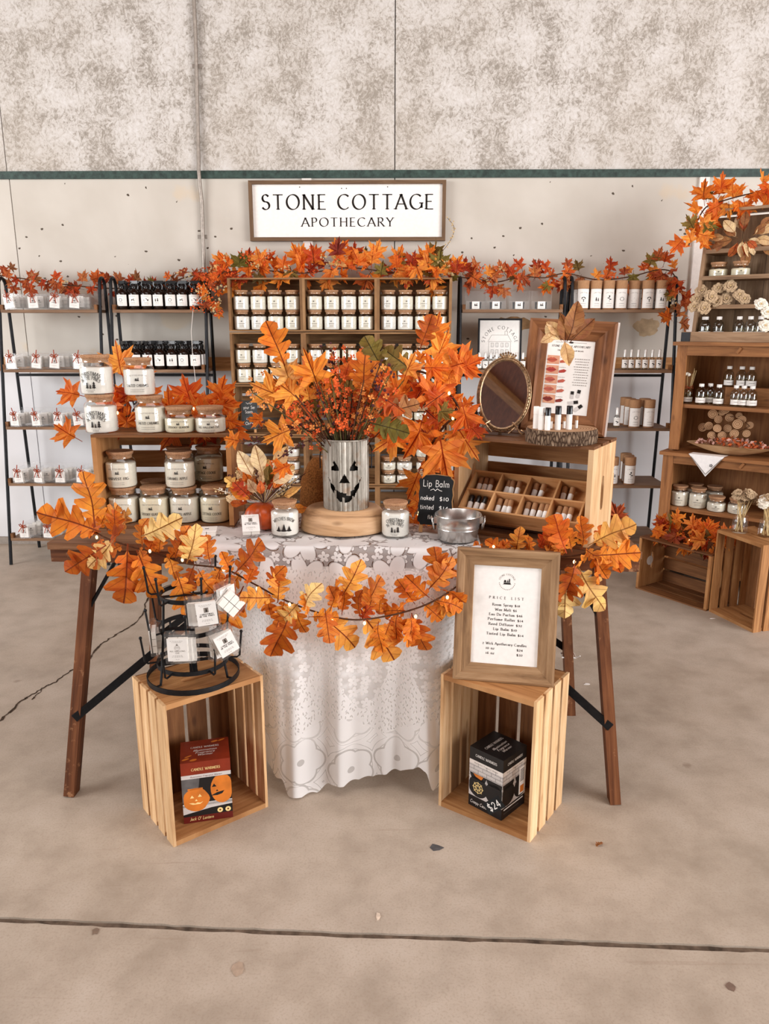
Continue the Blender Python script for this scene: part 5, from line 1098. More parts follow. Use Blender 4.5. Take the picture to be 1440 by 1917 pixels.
put('rim', MB().tube([(LR * math.cos(2 * PI * i / 36), LR * math.sin(2 * PI * i / 36), LH) for i in range(36)], .0028, 6, 0, True).mesh('rim', TIN, 60), tl)
put('handle', MB().tube([(-LR - .003, 0, LH - .015), (-LR - .012, .01, LH - .06), (-LR - .012, .01, LH - .1)], .002, 5).tube([(LR + .003, 0, LH - .015), (LR + .012, .01, LH - .04), (LR + .009, .01, LH - .1)], .002, 5).mesh('handle', IRON), tl)
# bouquet
BQ = Vector((LP_.x, LP_.y, LP_.z + LH - .09)); bq = thing('leaf_bouquet', 'big autumn bouquet of oak and maple leaves, berries and blossom sprigs in the tin lantern', 'bouquet', BQ)
def bpt(px, py, dy): p = at(px, py, LP_.y + dy); return p
for i in range(64):  # stems and blossom sprigs
    a = R.gauss(-.12, .5); L = R.uniform(.17, .37); yy = R.uniform(-.17, .06); top = Vector((math.sin(a) * L, yy, .09 + math.cos(a) * L * .78)); base = Vector((math.sin(a) * .03, yy * .25, .02)); m = MB(); md = base.lerp(top, .5) + Vector((0, 0, .015)); m.tube([base, md, top], .0018, 4, 1)
    if i % 4 != 3:
        berry = i % 5 == 0
        for j in range(18):
            q = base.lerp(top, R.uniform(.4, 1.02)) + Vector((R.gauss(0, .013), R.gauss(0, .01), R.gauss(0, .013)))
            if berry: m.sphere(q, R.uniform(.003, .0055), 0, 6, 4); continue
            n_ = Vector((R.gauss(0, .6), -1, R.gauss(.2, .6))).normalized(); e1 = n_.cross(Vector((R.gauss(0, 1), 0, R.gauss(0, 1)))).normalized(); e2 = n_.cross(e1); r_ = R.uniform(.007, .012)
            for k in range(4): a1, a2, a3 = (k * PI / 2 + z for z in (-.55, 0, .55)); V = lambda a, l: q + (e1 * math.cos(a) + e2 * math.sin(a)) * l + n_ * l * .35; m.poly([q, V(a1, r_ * .75), V(a2, r_), V(a3, r_ * .75)])
    put('blossom_sprig', m.mesh('blossom_sprig', [BERRY if i % 5 == 0 else R.choice((BLOOM, BLOOM, BLOOM2)), R.choice((TWIG, TWIGG))], None), bq)
BM = [(L_OAK, 4), (L_MAPLE, 3), (L_AMBER, 2), (L_GOLD, .6), (L_GREEN, 1.3), (L_RED, .8)]
for i in range(44):
    a = R.gauss(-.2, .55); L = R.uniform(.14, .33); yy = R.uniform(-.06, .09); p = BQ + Vector((math.sin(a) * L, yy, .07 + math.cos(a) * L * .72))
    leaf(bq, R.choice(('oak', 'maple', 'maple')), p, (math.sin(a) + R.gauss(0, .4), R.gauss(0, .3), math.cos(a) + R.gauss(0, .3)), (R.gauss(0, .45), -1, R.gauss(.2, .4)), R.uniform(.055, .095), pick(BM))
for px, py, ex, ey, sh, mt, s in ((535, 690, -.35, 1, 'oak', L_OAK, .15), (548, 730, -.3, 1, 'maple', L_GOLD, .11), (680, 745, .05, 1, 'oak', L_OAK, .15), (722, 700, -.5, .9, 'oak', L_GREEN, .13), (775, 700, -.9, .8, 'oak', L_GREEN, .12), (786, 655, .35, 1, 'oak', L_OAK, .11), (780, 690, 1, .05, 'maple', L_MAPLE, .11), (755, 715, .3, .8, 'maple', L_MAPLE, .1), (540, 750, -.8, .4, 'maple', L_AMBER, .13), (600, 735, -.3, .9, 'maple', L_OAK, .14), (690, 720, .8, -.6, 'oak', L_OAK, .14), (560, 800, -1, -.35, 'maple', L_AMBER, .13), (690, 790, 1, -.25, 'oak', L_GREEN, .13), (660, 735, .6, .7, 'oak', L_OAK, .12), (570, 760, -.7, .7, 'maple', L_AMBER, .13), (715, 775, 1, .3, 'oak', L_BROWN, .12)):
    leaf(bq, sh, at(px, py, LP_.y - .09), (ex, -.15, ey), (R.gauss(0, .2), -1, .25), s, mt)
for (x0, y0, x1, y1) in ((600, 800, 450, 830), (600, 805, 462, 838), (590, 790, 520, 812), (610, 815, 520, 860), (600, 812, 480, 800)):
    a, b = at(x0, y0, LP_.y - .03), at(x1, y1, LP_.y - .10); m = MB(); m.tube([a - BQ, (a + b) / 2 - BQ + Vector((0, 0, .015)), b - BQ], .0015, 4, 1)
    for j in range(18): q = a.lerp(b, R.uniform(.3, 1)) - BQ + Vector((R.gauss(0, .006), R.gauss(0, .006), R.gauss(.006, .007))); m.blob(q, R.uniform(.003, .0055))
    put('berry_twig', m.mesh('berry_twig', [BERRY, TWIG]), bq)
# lit maple branch between the bouquet and the mirror
br = garland('lit_maple_branch', 'bright orange lit maple branch arching from the bouquet down behind the chalkboard', 'leaf branch',
             [wp(745, 690, 2.52), wp(800, 700, 2.48), wp(840, 735, 2.44), wp(858, 770, 2.46), wp(830, 800, 2.44), wp(800, 850, 2.46), wp(800, 900, 2.52), wp(785, 960, 2.54), (wp(788, 990, 2.54).x, 2.54, CZ + .004)], 44, (.06, .10), [(L_MAPLE, 6), (L_RED, 1.4)], 'maple', .035, (0, -.1, -.1), bulbs=12)
for px, py, ex, ey, s in ((800, 770, -.4, -1, .17), (780, 790, -1, -.3, .15), (826, 692, 1, .3, .14), (850, 695, .9, .4, .10), (862, 745, .3, -1, .13), (810, 650, .2, 1, .11), (820, 800, .2, -1, .19), (770, 745, -.8, .4, .14), (800, 780, .3, 1, .16), (765, 800, -.9, -.6, .14), (850, 790, .6, -.9, .15), (790, 870, -.4, -1, .13), (805, 690, .5, .9, .14)):
    leaf(br, 'maple', at(px, py, 2.42 if py < 860 else 2.5), (ex, -.1, ey), (R.gauss(0, .25), -1, .2), s, L_MAPLE)
# pumpkin with dried flowers
PK = Vector((at(495, 950, 2.44).x, 2.44, CZ)); pk = thing('pumpkin', 'small glossy orange ribbed pumpkin beside the tin lantern', 'pumpkin', PK); m = MB()
def pkpt(u, v):
    a = 2 * PI * u; ph = PI * (.02 + .96 * v); r = .066 * math.sin(ph) ** .75 * (1 - .09 * (1 - abs(math.cos(4.5 * a))) ** 1.6); return (r * math.cos(a), r * math.sin(a), .046 - .046 * math.cos(ph) * (1.0 if v < .5 else .95))
put('shell', m.grid(72, 20, pkpt).lathe([(.004, 0), (.0041, .0)], 6).mesh('shell', PUMPKIN, 180), pk)
FQ = PK + Vector((0, 0, .084)); fq = thing('dried_flowers', 'cream petals, wheat and autumn leaves arranged in the top of the orange pumpkin', 'flowers', FQ)
for i in range(44):
    a = R.gauss(0, .8); L = R.uniform(.03, .10); p = FQ + Vector((math.sin(a) * L, R.uniform(-.05, .03), .002 + math.cos(a) * L * .8)); leaf(fq, R.choice(('oval', 'oval', 'oak')), p, (math.sin(a), R.gauss(-.1, .3), math.cos(a) + .1), (R.gauss(0, .5), -1, R.gauss(.2, .4)), R.uniform(.045, .085), pick([(L_CREAM, 4), (L_GOLD, 2), (L_RED, 1.6), (L_BROWN, 2), (L_GREEN, 1.6), (L_OAK, 1.5)]))
for px, py, ex, ey, s in ((492, 890, -.2, 1, .1), (512, 880, .5, .8, .09), (505, 905, .9, .5, .09), (475, 895, -.5, 1, .10)): leaf(fq, 'oval', at(px, py, PK.y - .06), (ex, -.1, ey), (.1, -1, .3), s, L_CREAM)
for i in range(22):
    a = R.uniform(-1.35, 1.45); L = R.uniform(.09, .17) * (1.0 if a < 0 else 1.15); d = Vector((math.sin(a), R.uniform(-.3, .1), math.cos(a) * .9 + .02)); m = MB(); m.tube([(0, 0, 0), d * L * .6, d * L], .0012, 4)
    for j in range(10): m.blob(d * L * R.uniform(.6, 1) + Vector((R.gauss(0, .004), R.gauss(0, .004), R.gauss(0, .004))), R.uniform(.002, .0045))
    put('wheat_stalk', m.mesh('wheat_stalk', R.choice((STRAW, STRAW, WHITEF, BERRY))), fq)
bl = thing('burlap_cone', 'upright brown burlap wrap standing behind the tin lantern', 'burlap', (at(593, 950, 2.58).x, 2.60, TZ + .002)); put('wrap', MB().lathe([(.055, 0), (.062, .06), (.056, .14), (.03, .2), (.012, .22)], 22).mesh('wrap', BURLAP, 60), bl)
# jars before the riser
p = onz(531, 1000, CZ); jar('white jar with printed witch hats standing before the pumpkin', (p.x + .004, p.y + .010, CZ), 'tall', 'hats', WAXW, .90, 4)
p = onz(738, 1003, CZ); jar('white jar with printed fir trees standing by the chalkboard', (p.x + .004, p.y + .02, CZ), 'tall', 'pines', WAXW, .90, -2)
p = onz(478, 1002, CZ); melt('clear wax melt pack leaning back before the pumpkin', (p.x - .006, p.y - .03, CZ + .009), (rad(-52), 0, rad(14)), 'pines', None, .92)
# lip balm chalkboard on its little easel
p = onz(812, 1000, CZ); CB = Vector((p.x, p.y + .02, CZ)); cb = thing('chalkboard', 'black scalloped chalkboard listing lip balm prices on a small wooden easel', 'chalkboard', CB, (rad(-8), rad(2.5), rad(-4)))
def scallop(w, z0, z1): 
    c = .010; return [(-w + c, z0), (w - c, z0), (w - c * .9, z0 + c * .6), (w - c * .3, z0 + c), (w, z0 + c * 1.4)] + [(w - (.003 if i % 2 else 0), z0 + .02 + i * (z1 - z0 - .04) / 6) for i in range(7)] + [(w, z1 - c * 1.4), (w - c * .3, z1 - c), (w - c * .9, z1 - c * .6), (w - c, z1), (0, z1 + .004), (-w + c, z1), (-w + c * .9, z1 - c * .6), (-w + c * .3, z1 - c), (-w, z1 - c * 1.4)] + [(-w + (.003 if i % 2 else 0), z1 - .02 - i * (z1 - z0 - .04) / 6) for i in range(7)] + [(-w, z0 + c * 1.4), (-w + c * .3, z0 + c), (-w + c * .9, z0 + c * .6)]
def slabpoly(pts, y0, y1, mt, name='slab'):
    m = MB(); n = len(pts); m.poly([(x, y0, z) for x, z in pts]); m.poly([(x, y1, z) for x, z in pts][::-1])
    for i in range(n): (ax, az), (bx, bz) = pts[i], pts[(i + 1) % n]; m.poly([(ax, y0, az), (ax, y1, az), (bx, y1, bz), (bx, y0, bz)])
    return m.mesh(name, mt)
put('wooden_back', slabpoly(scallop(.0565, .024, .186), .0, .005, WOOD_TRAY), cb, (.003, .001, .001)); put('slate', slabpoly(scallop(.0555, .025, .185), -.004, .001, SLATE), cb)
for x in (-.042, .042): board('easel_leg', cb, (x - .006, -.003, .0), (x + .006, .004, .028), WOOD_TRAY)
put('easel_prop', MB().bar((0, .006, .15), (0, .07, .004), .014, .005).mesh('easel_prop', WOOD_TRAY), cb)
f = Flat().text('Lip Balm', 0, .150, .021, width=.086, serif=False, thick=.085, seg=12).line([(-.018, .138), (-.008, .143), (-.002, .137), (.004, .144), (.012, .139), (.02, .137)], .0016)
f.text('naked', -.026, .106, .0145, width=.044, serif=False, thick=.12).text('$10', .028, .106, .0145, width=.03, serif=False, thick=.12).text('tinted', -.026, .076, .0145, width=.044, serif=False, thick=.12).text('$14', .028, .076, .0145, width=.03, serif=False, thick=.12).text('flavored', .002, .044, .0125, width=.048, serif=False, thick=.12)
put('chalk_writing', f.mesh('chalk', [CHALK]), cb, (0, -.004, 0))
# galvanised bucket
p = onz(862, 1012, CZ); BK = Vector((p.x - .006, p.y + .03, TZ + .009)); bk = thing('bucket', 'small shiny galvanised bucket with ring handles on the lace edge', 'bucket', BK)
put('pail', MB().lathe([(.060, 0), (.062, .003), (.0655, .034), (.0675, .037), (.0665, .04), (.0685, .046), (.0675, .049), (.072, .076), (.0745, .0785), (.0735, .081), (.0705, .079), (.060, .006), (.0, .0055)], 36, 0, True, False).mesh('pail', GALV, 50), bk)
for s in (-1, 1):
    board('ear', bk, (s * .072 - .005, -.014, .052), (s * .072 + .005, .014, .074), GALV); put('ring_handle', MB().tube([(s * (.080 + .004 * math.sin(2 * PI * i / 20)), .018 * math.cos(2 * PI * i / 20), .052 + .02 * math.sin(2 * PI * i / 20)) for i in range(20)], .0026, 6, 0, True).mesh('ring_handle', GALV, 60), bk)
# ================================================================== LIP BALM CRATE
a_, b_ = onz(872, 996, TZ + .001), onz(1100, 1031, TZ + .001)
QD = math.degrees(math.atan2(b_.y - a_.y, b_.x - a_.x)); u_ = (b_ - a_).normalized(); QF = Frame(b_ - u_ * CL, QD)
crate('wooden_crate', 'brown crate with a pale solid end holding the lip balm tray, mirror on top', QF.o, (0, 0, QF.a), WOOD_CRATE, 'crates on the table', WOOD_DARK, 3, 3, WOOD_LIT, .02)
QZ = CWd + .0005
# tilted tray of eight compartments
TW, TH, TDD = .40, .165, .058
tray_loc = QF.w(.0285, .012, .042); tilt = rad(40)
ty_ = thing('divided_tray', 'tilted wooden tray of eight compartments filled with lip balm tubes', 'tray', tray_loc, (tilt, 0, QF.a))
board('tray_floor', ty_, (0, 0, 0), (TW, TH, .006), WOOD_TRAY)
for y in (0, TH / 2 - .003, TH - .006): board('long_divider' if 0 < y < TH - .01 else 'long_side', ty_, (0, y, .0062), (TW, y + .006, TDD), WOOD_TRAY)
for i in range(5):
    for k in range(2): board('cross_divider' if 0 < i < 4 else 'short_side', ty_, (i * (TW - .006) / 4, .0062 + k * (TH / 2 - .003), .0062), (i * (TW - .006) / 4 + .006, TH / 2 - .0032 + k * (TH / 2 - .003), TDD - .001), WOOD_TRAY)
board('front_prop', ty_, (.02, -.0, -.012), (TW - .02, .01, -.0002), WOOD_TRAY)
def lip_meshes():
    b = MB().lathe([(.0085, 0), (.0085, .042), (.0078, .0425), (.0078, .044)], 12).mesh('body', PAPER, 50); c = lambda mt: MB().lathe([(.0087, .0435), (.0087, .066), (.0078, .067)], 12).mesh('cap', mt, 50)
    return b, [c(KRAFT), c(KRAFTD), c(BLACKPL), c(PAPER)]
LPB, LPC = lip_meshes()
BN8 = ['first', 'second', 'third', 'fourth']
Mt = Matrix.Translation(tray_loc) @ Euler((tilt, 0, QF.a)).to_matrix().to_4x4()
for row in (0, 1):
    for col in range(4):
        n = (3, 3, 4, 3)[col] if row == 0 else (3, 3, 2, 2)[col]; cell = (TW - .006) / 4
        for k in range(n):
            lx_ = .006 + col * cell + .013 + k * .0205; ly_ = .010 + row * (TH / 2 - .003) + (.0 if row == 0 else 0)
            o = thing('lip_balm_tube', 'lip balm tube, %s in the %s compartment of the %s tray row' % (BN8[k], BN8[col], ['front', 'back'][row]), 'lip balm', (0, 0, 0), (0, 0, 0), 'lip balms in the tray')
            o.matrix_world = Mt @ Matrix.Translation((lx_, ly_, .0155)) @ Matrix.Rotation(R.uniform(-.10, .04), 4, 'Z') @ Matrix.Rotation(-PI / 2 + rad(14), 4, 'X')
            put('body', LPB, o); put('cap', LPC[2 if (row == 0 and col == 0) else (0 if row == 0 or col > 1 else 1)], o)
# oval mirror
lx_, lz_ = QF.hit(943, 745, .07); mp = QF.w(lx_, .085, QZ); mr = thing('oval_mirror', 'oval dresser mirror in an ornate bronze frame with a shell crest', 'mirror', (mp.x - .014, mp.y, mp.z + .004), (rad(-13), rad(4), rad(-8)), None, .92); ax_, az_, mc = .082, .120, .142
ell = lambda s, y, n=44: [((ax_ + s) * math.cos(2 * PI * i / n), y, mc + (az_ + s) * math.sin(2 * PI * i / n)) for i in range(n)]
m = MB(); m.poly(ell(0, .002)); put('mirror_glass', m.mesh('mirror_glass', MIRROR), mr)
put('backplate', slabpoly([(p[0], p[2]) for p in ell(.002, 0)], .004, .010, WOOD_DARK, 'backplate'), mr)
put('frame', MB().tube(ell(.0035, 0), .0055, 8, 0, True).tube(ell(.0105, .001), .0035, 6, 0, True).mesh('frame', BRONZE, 180), mr)
m = MB()
for i in range(64): a = 2 * PI * i / 64; m.blob(((ax_ + .0075) * math.cos(a), -.005, mc + (az_ + .0075) * math.sin(a)), .0026)
put('beading', m.mesh('beading', BRONZE), mr, kind='stuff')
m = MB()
for i in range(-3, 4): m.tube([(i * .004, -.002, mc + az_ + .008), (i * .0085, -.003, mc + az_ + .024 - abs(i) * .003)], .0045, 6, 0, False, .003); m.blob((i * .0088, -.003, mc + az_ + .027 - abs(i) * .003), .005)
put('crest', m.mesh('crest', BRONZE, 60), mr)
for s in (-1, 1):
    m = MB(); bx_ = s * .052; m.tube([(bx_ - s * .012, 0, .045), (bx_ + s * .004, -.012, .03), (bx_ + s * .014, -.02, .012), (bx_ + s * .026, -.024, .004), (bx_ + s * .03, -.02, .014), (bx_ + s * .02, -.016, .02)], .0036, 6); m.tube([(bx_, -.01, .03), (bx_ - s * .014, -.02, .012), (bx_ - s * .022, -.024, .004), (bx_ - s * .012, -.022, .014)], .0032, 6); put('foot', m.mesh('foot', BRONZE, 60), mr)
put('easel_stand', MB().bar((0, .012, mc), (0, .055, .004), .012, .003).mesh('easel_stand', BRONZE), mr)
# poster in its walnut frame
pl_ = QF.w(QF.hit(1050, 815, .17)[0], .165, QZ + .010); pw, ph_ = .282, .372
po = thing('poster_frame', 'broad walnut frame with a lip tint poster leaning on the lip balm crate', 'picture frame', pl_, (rad(-9), rad(3), rad(-16)), None, .97)
frame_sides(po, pw, ph_, [(0, .032), (0, .004), (.008, 0), (.03, .006), (.036, .003), (.044, .010), (.062, .016), (.066, .022), (.066, .032)], WOOD_FRAME)
qsheet = board('sheet', po, (-pw / 2 + .06, .020, .06), (pw / 2 - .06, .026, ph_ - .06), PAPER)
board('white_backing', po, (-pw / 2 - .001, .0325, -.0), (pw / 2 + .006, .040, ph_ + .003), WHITEP)
f = Flat(); f.rect(-.05, .300, .05, .301, 1).disc(0, .3005, .008, .003, 0, 8); f.text('STONE COTTAGE APOTHECARY', 0, .285, .0062, width=.125, thick=.16, thin=.09, seg=8, slant=.15); f.text('TINTED FLAVORED LIP BALMS', 0, .272, .0042, 1, width=.085, thick=.2, thin=.12, seg=6)
for i in range(5):
    zc = .242 - i * .0325; f.rect(-.072, zc - .014, -.032, zc + .014, 2); mi = 3 + i
    f.poly([(-.074, zc), (-.066, zc + .0055), (-.060, zc + .008), (-.056, zc + .0062), (-.052, zc + .008), (-.046, zc + .0055), (-.038, zc), (-.047, zc - .0065), (-.056, zc - .009), (-.065, zc - .0065)], mi).line([(-.073, zc), (-.056, zc - .001), (-.039, zc)], .0009, 0)
    f.poly([(-.03, zc - .010), (-.03, zc - .002), (-.014, zc + .003), (-.005, zc - .001), (-.012, zc - .008)], mi); dashes(f, -.018, zc + .008, .022, .0012, 1, 4)
for k in range(11): dashes(f, .043, .247 - k * .0085, .05 - .004 * ((k * 7) % 3), .0019, 1, 7) if 1 else f.rect(.012 + .004 * ((k * 5) % 3), .247 - k * .0085, .070 - .005 * ((k * 7) % 3), .2495 - k * .0085, 1)
for x, z, x2, z2 in ((.022, .118, .022, .142), (.04, .122, .044, .148), (.012, .102, .044, .108), (.034, .078, .058, .098)): f.line([(x, z), (x + (x2 - x) * .55, z + (z2 - z) * .55)], .010, 8 + 1).line([(x + (x2 - x) * .55, z + (z2 - z) * .55), (x2, z2)], .0105, 0)
put('print', f.mesh('print', [INK, INKG, SKIN] + LIP + [PALEBOX, PALEBOX], None, .0004), qsheet, (0, -.003, -ph_ / 2))
lo = thing('leaf_ornament', 'brown magnolia leaf with cream petals pinned on the poster frame top', 'leaf', at(1062, 612, pl_.y - .02))
for px, py, ex, ey, s, mt, sh in ((1062, 640, .25, 1, .125, L_BROWN, 'oval'), (1066, 642, .75, .8, .105, L_BROWN, 'oval'), (1062, 645, -.2, .9, .10, L_BROWN, 'oval'), (1052, 640, -.9, .9, .075, L_CREAM, 'oval'), (1045, 622, -.5, -.3, .06, L_CREAM, 'oval'), (1055, 635, .3, -1, .085, L_CREAM, 'oval'), (1055, 630, -.6, .5, .07, L_CREAM, 'oval')): leaf(lo, sh, at(px, py, pl_.y - .03), (ex, -.1, ey), (R.gauss(0, .2), -1, .2), s, mt)
# log slice with lip balm testers
sl_ = QF.w(QF.hit(1051, 825, .06)[0], .055, QZ); so = thing('log_slice', 'round log slice with rough bark on the crate, holding upright lip balms', 'log slice', sl_); m = MB(); SR = .108
for rr_, zz in ((1, 0), (1.02, .02), (.99, .042)):
    for k in range(40): a = 2 * PI * k / 40; q = SR * rr_ * (1 + .025 * math.sin(3 * a + 1) + .012 * math.sin(17 * a)); m.v.append((q * math.cos(a), q * math.sin(a) * .92, zz))
for i in range(2):
    for k in range(40): k2 = (k + 1) % 40; m.face((i * 40 + k, i * 40 + k2, (i + 1) * 40 + k2, (i + 1) * 40 + k))
put('bark', m.mesh('bark', BARK, 60), so); m2 = MB(); m2.poly([(x * .985, y * .985, .0425) for x, y, z in m.v[80:]]); m2.poly([(x, y, 0) for x, y, z in m.v[:40]][::-1]); put('end_grain', m2.mesh('end_grain', ENDGRAIN), so)
for i, (px, h, y) in enumerate(((1003, 1.0, -.02), (1013, 1.02, -.05), (1025, 1.0, -.06), (1044, 1.06, -.05), (1065, 1.06, -.04), (1032, .5, -.02), (1056, .5, -.015), (1079, .55, -.01))):
    w_ = at(px, 800, sl_.y + y); o = thing('lip_balm_tube', 'upright lip balm tester, %s from the mirror on the log slice' % (O7 + ['eighth'])[i], 'lip balm', (w_.x, sl_.y + y, sl_.z + .0432), (0, 0, 0), 'lip balm testers on the log slice', h)
    put('body', LPB, o); put('cap', LPC[(3, 3, 2, 2, 2, 0, 0, 0)[i]], o)
gj = at(885, 815, QF.w(.02, .06, 0).y); g_ = thing('applicator_jar', 'small ribbed glass jar of black applicator sticks beside the mirror', 'jar', (gj.x + .006, gj.y + .0, QF.o.z + QZ)); put('glass', MB().lathe([(.02, 0), (.023, .003), (.023, .05), (.019, .058), (.021, .062)], 16, 0, True, False).mesh('glass', GLASS, 50), g_)
for i in range(14): a = R.uniform(0, 6.28); q = R.uniform(.002, .015); put('stick', MB().tube([(q * math.cos(a), q * math.sin(a), .004), (q * 1.5 * math.cos(a + .3), q * 1.5 * math.sin(a + .3), .075)], .0016, 5).tube([(q * 1.5 * math.cos(a + .3), q * 1.5 * math.sin(a + .3), .075), (q * 1.6 * math.cos(a + .3), q * 1.6 * math.sin(a + .3), .09)], .0022, 5, 1).mesh('stick', [BLACKPL, BLACKPL if i % 2 else PAPER]), g_)
# ================================================================== OAK GARLAND ALONG THE TABLE FRONT
OKM = [(L_OAK, 7), (L_GOLD, 1.0), (L_MAPLE, 1)]
def gp(px, py, Y): return at(px, py, Y)
garland('oak_garland', 'lit orange oak leaf garland swagged across the front of the lace cloth', 'garland',
        [gp(160, 985, 2.31), gp(195, 1005, 2.25), gp(235, 1020, 2.21), gp(290, 1035, 2.20), gp(350, 1055, 2.18), gp(420, 1065, 2.17), gp(470, 1090, 2.16), gp(530, 1122, 2.15), gp(590, 1145, 2.14), gp(660, 1160, 2.13), gp(730, 1152, 2.13), gp(790, 1135, 2.13), gp(835, 1112, 2.14), gp(870, 1085, 2.21), gp(930, 1032, 2.25), gp(1000, 1032, 2.25), gp(1055, 1042, 2.19), gp(1110, 1032, 2.19), gp(1140, 1018, 2.24)], 96, (.065, .112), OKM, 'oak', .026, (0, -.1, .05), (0, -1, .3), 16, sr=.0028)
og = bpy.data.objects['oak_garland']
for px, py, ex, ey, s, mt in ((190, 995, -1, .35, .19, L_OAK), (180, 985, -.1, 1, .17, L_OAK), (200, 1020, -.8, -.5, .15, L_OAK), (215, 1010, -.9, -.9, .12, L_GOLD), (240, 1020, -.1, -1, .19, L_OAK), (255, 1030, .4, -1, .16, L_OAK), (262, 1005, .9, .4, .14, L_GOLD), (350, 1060, .3, .9, .13, L_GOLD), (330, 1070, .3, -1, .14, L_OAK), (520, 1130, .1, .9, .11, L_OAK), (545, 1140, -.4, -1, .17, L_OAK), (600, 1150, .9, -.8, .15, L_OAK), (680, 1150, .7, -1, .18, L_OAK), (640, 1120, .4, .8, .13, L_OAK), (680, 1140, .5, 1, .12, L_OAK), (800, 1110, .6, .9, .13, L_OAK), (826, 1092, -.2, 1, .12, L_OAK), (745, 1145, -.1, -.9, .1, L_OAK), (770, 1150, .4, -1, .13, L_OAK), (965, 1040, .1, 1, .09, L_OAK), (950, 1036, -.9, .6, .08, L_MAPLE), (1060, 1035, -.3, .8, .13, L_MAPLE), (1100, 1020, 1, .5, .15, L_GOLD), (1080, 1060, .6, -.9, .16, L_GOLD), (1060, 1066, 0, -1, .15, L_GOLD), (1078, 1048, -.2, -.9, .14, L_OAK), (1110, 1040, 1, .1, .14, L_OAK), (440, 1075, .7, .9, .14, L_OAK), (455, 1100, -.5, -1, .16, L_OAK)):
    Y = 2.16 if 300 < px < 900 else (2.26 if px < 1000 and px > 900 else 2.17); leaf(og, 'oak', at(px, py, Y - .025), (ex, -.12, ey), (R.gauss(0, .22), -1, R.gauss(.2, .2)), s, mt)
# ================================================================== HUTCH ON THE BOOKCASE SIDE
HB = Frame((at(1264, 700, 4.48).x, 4.48, 0), -38.0); HW = .98
def hz(px, py, ly=0): return HB.hit(px, py, ly)[1]
Zt, Zs1, Zl, Zs2 = hz(1283, 640), hz(1290, 757, .03), hz(1270, 845), hz(1275, 947, .03)
hu = thing('hutch', 'brown oak hutch with open shelves standing at an angle to the wall', 'hutch', HB.o, (0, 0, HB.a)); HD = .34
for x in (0, HW - .02): board('side_panel', hu, (x, .02, 0), (x + .02, HD, Zt - .02), WOOD_HUTCH)
board('back_panel', hu, (.02, HD - .012, 0), (HW - .02, HD, Zt - .02), WOOD_HUTCH); board('top_board', hu, (-.02, -.02, Zt - .02), (HW + .02, HD + .01, Zt), WOOD_HUTCH)
for x in (0, HW - .055): board('stile', hu, (x, 0, Zl + .01), (x + .055, .0195, Zt - .021), WOOD_HUTCH); board('stile', hu, (x - .012, -.045, 0), (x + .048, -.026, Zl - .021), WOOD_HUTCH)
board('rail', hu, (.056, 0, Zt - .075), (HW - .056, .0195, Zt - .021), WOOD_HUTCH); board('shelf', hu, (.021, .02, Zs1 - .02), (HW - .021, HD - .013, Zs1), WOOD_HUTCH); board('ledge_board', hu, (-.03, -.06, Zl - .02), (HW + .03, HD - .013, Zl), WOOD_HUTCH)
board('rail', hu, (.05, -.045, Zl - .065), (HW - .05, -.026, Zl - .021), WOOD_HUTCH); board('shelf', hu, (.021, -.025, Zs2 - .02), (HW - .021, HD - .013, Zs2), WOOD_HUTCH); board('shelf', hu, (.021, -.025, .08), (HW - .021, HD - .013, .10), WOOD_HUTCH)
for x in (-.012, HW - .008): board('side_return', hu, (x, -.0255, 0), (x + .02, .0195, Zl - .021), WOOD_HUTCH)
for x, z, y in ((.33, Zt - .06, -.012), (.42, Zl - .055, -.057)): board('turn_latch', hu, (x, y, z), (x + .012, y + .0115, z + .035), WOOD_HUTCH, (0, rad(35), 0))
# sloping shelf unit standing on the hutch
UB = .06; UZ = Zt + .001; up = thing('sloping_shelf_unit', 'greyed wooden wall shelf with sloping sides standing on the hutch', 'shelf', HB.w(0.02, UB, UZ), (0, 0, HB.a)); UT = hz(1318, 400, UB + .1) - UZ; UW = HW - .04
def ufront(z): return .0 + .10 * z / UT
for x in (.03, UW - .05):
    m = MB(); pts = [(0, 0), (.26, 0), (.26, UT), (ufront(UT), UT)]; 
    for xx, rv in ((x, False), (x + .018, True)): q = [(xx, y, z) for y, z in pts]; m.poly(q if not rv else q[::-1], 0, [(z, y) for y, z in pts] if not rv else [(z, y) for y, z in pts][::-1])
    for (y0_, z0_), (y1_, z1_) in zip(pts, pts[1:] + pts[:1]): m.poly([(x, y0_, z0_), (x + .018, y0_, z0_), (x + .018, y1_, z1_), (x, y1_, z1_)], 0, [(z0_, 0), (z0_, .018), (z1_, .018), (z1_, 0)])
    put('side_panel', m.mesh('side_panel', WOOD_GREY), up)
for i in range(6): w = (UW - .1) / 6; board('back_board', up, (.049 + i * w, .245, .0), (.049 + (i + 1) * w - .002, .257, UT - .012), WOOD_GREY)
board('top_board', up, (.02, ufront(UT) - .012, UT), (UW - .02, .262, UT + .015), WOOD_GREY); board('base_rail', up, (-.015, -.03, 0), (UW + .0, -.011, .055), WOOD_GREY); board('floor_board', up, (.049, -.01, 0), (UW - .051, .244, .016), WOOD_GREY)
put('corner_bracket', boxmesh(.05, .003, .05, IRON), up, (.012, -.0318, .027))
uz = [HB.hit(1330, y, UB + .07)[1] - UZ for y in (470, 520, 574)]
for z in uz: y = ufront(z); board('shelf', up, (.049, y + .003, z - .014), (UW - .051, .244, z), WOOD_GREY); board('shelf_lip', up, (.049, y - .010, z - .014), (UW - .051, y + .002, z + .008), WOOD_GREY)
def onhutch(px, ly, z): return HB.w(max(.052, HB.hit(px, 600, ly)[0]), ly, z)
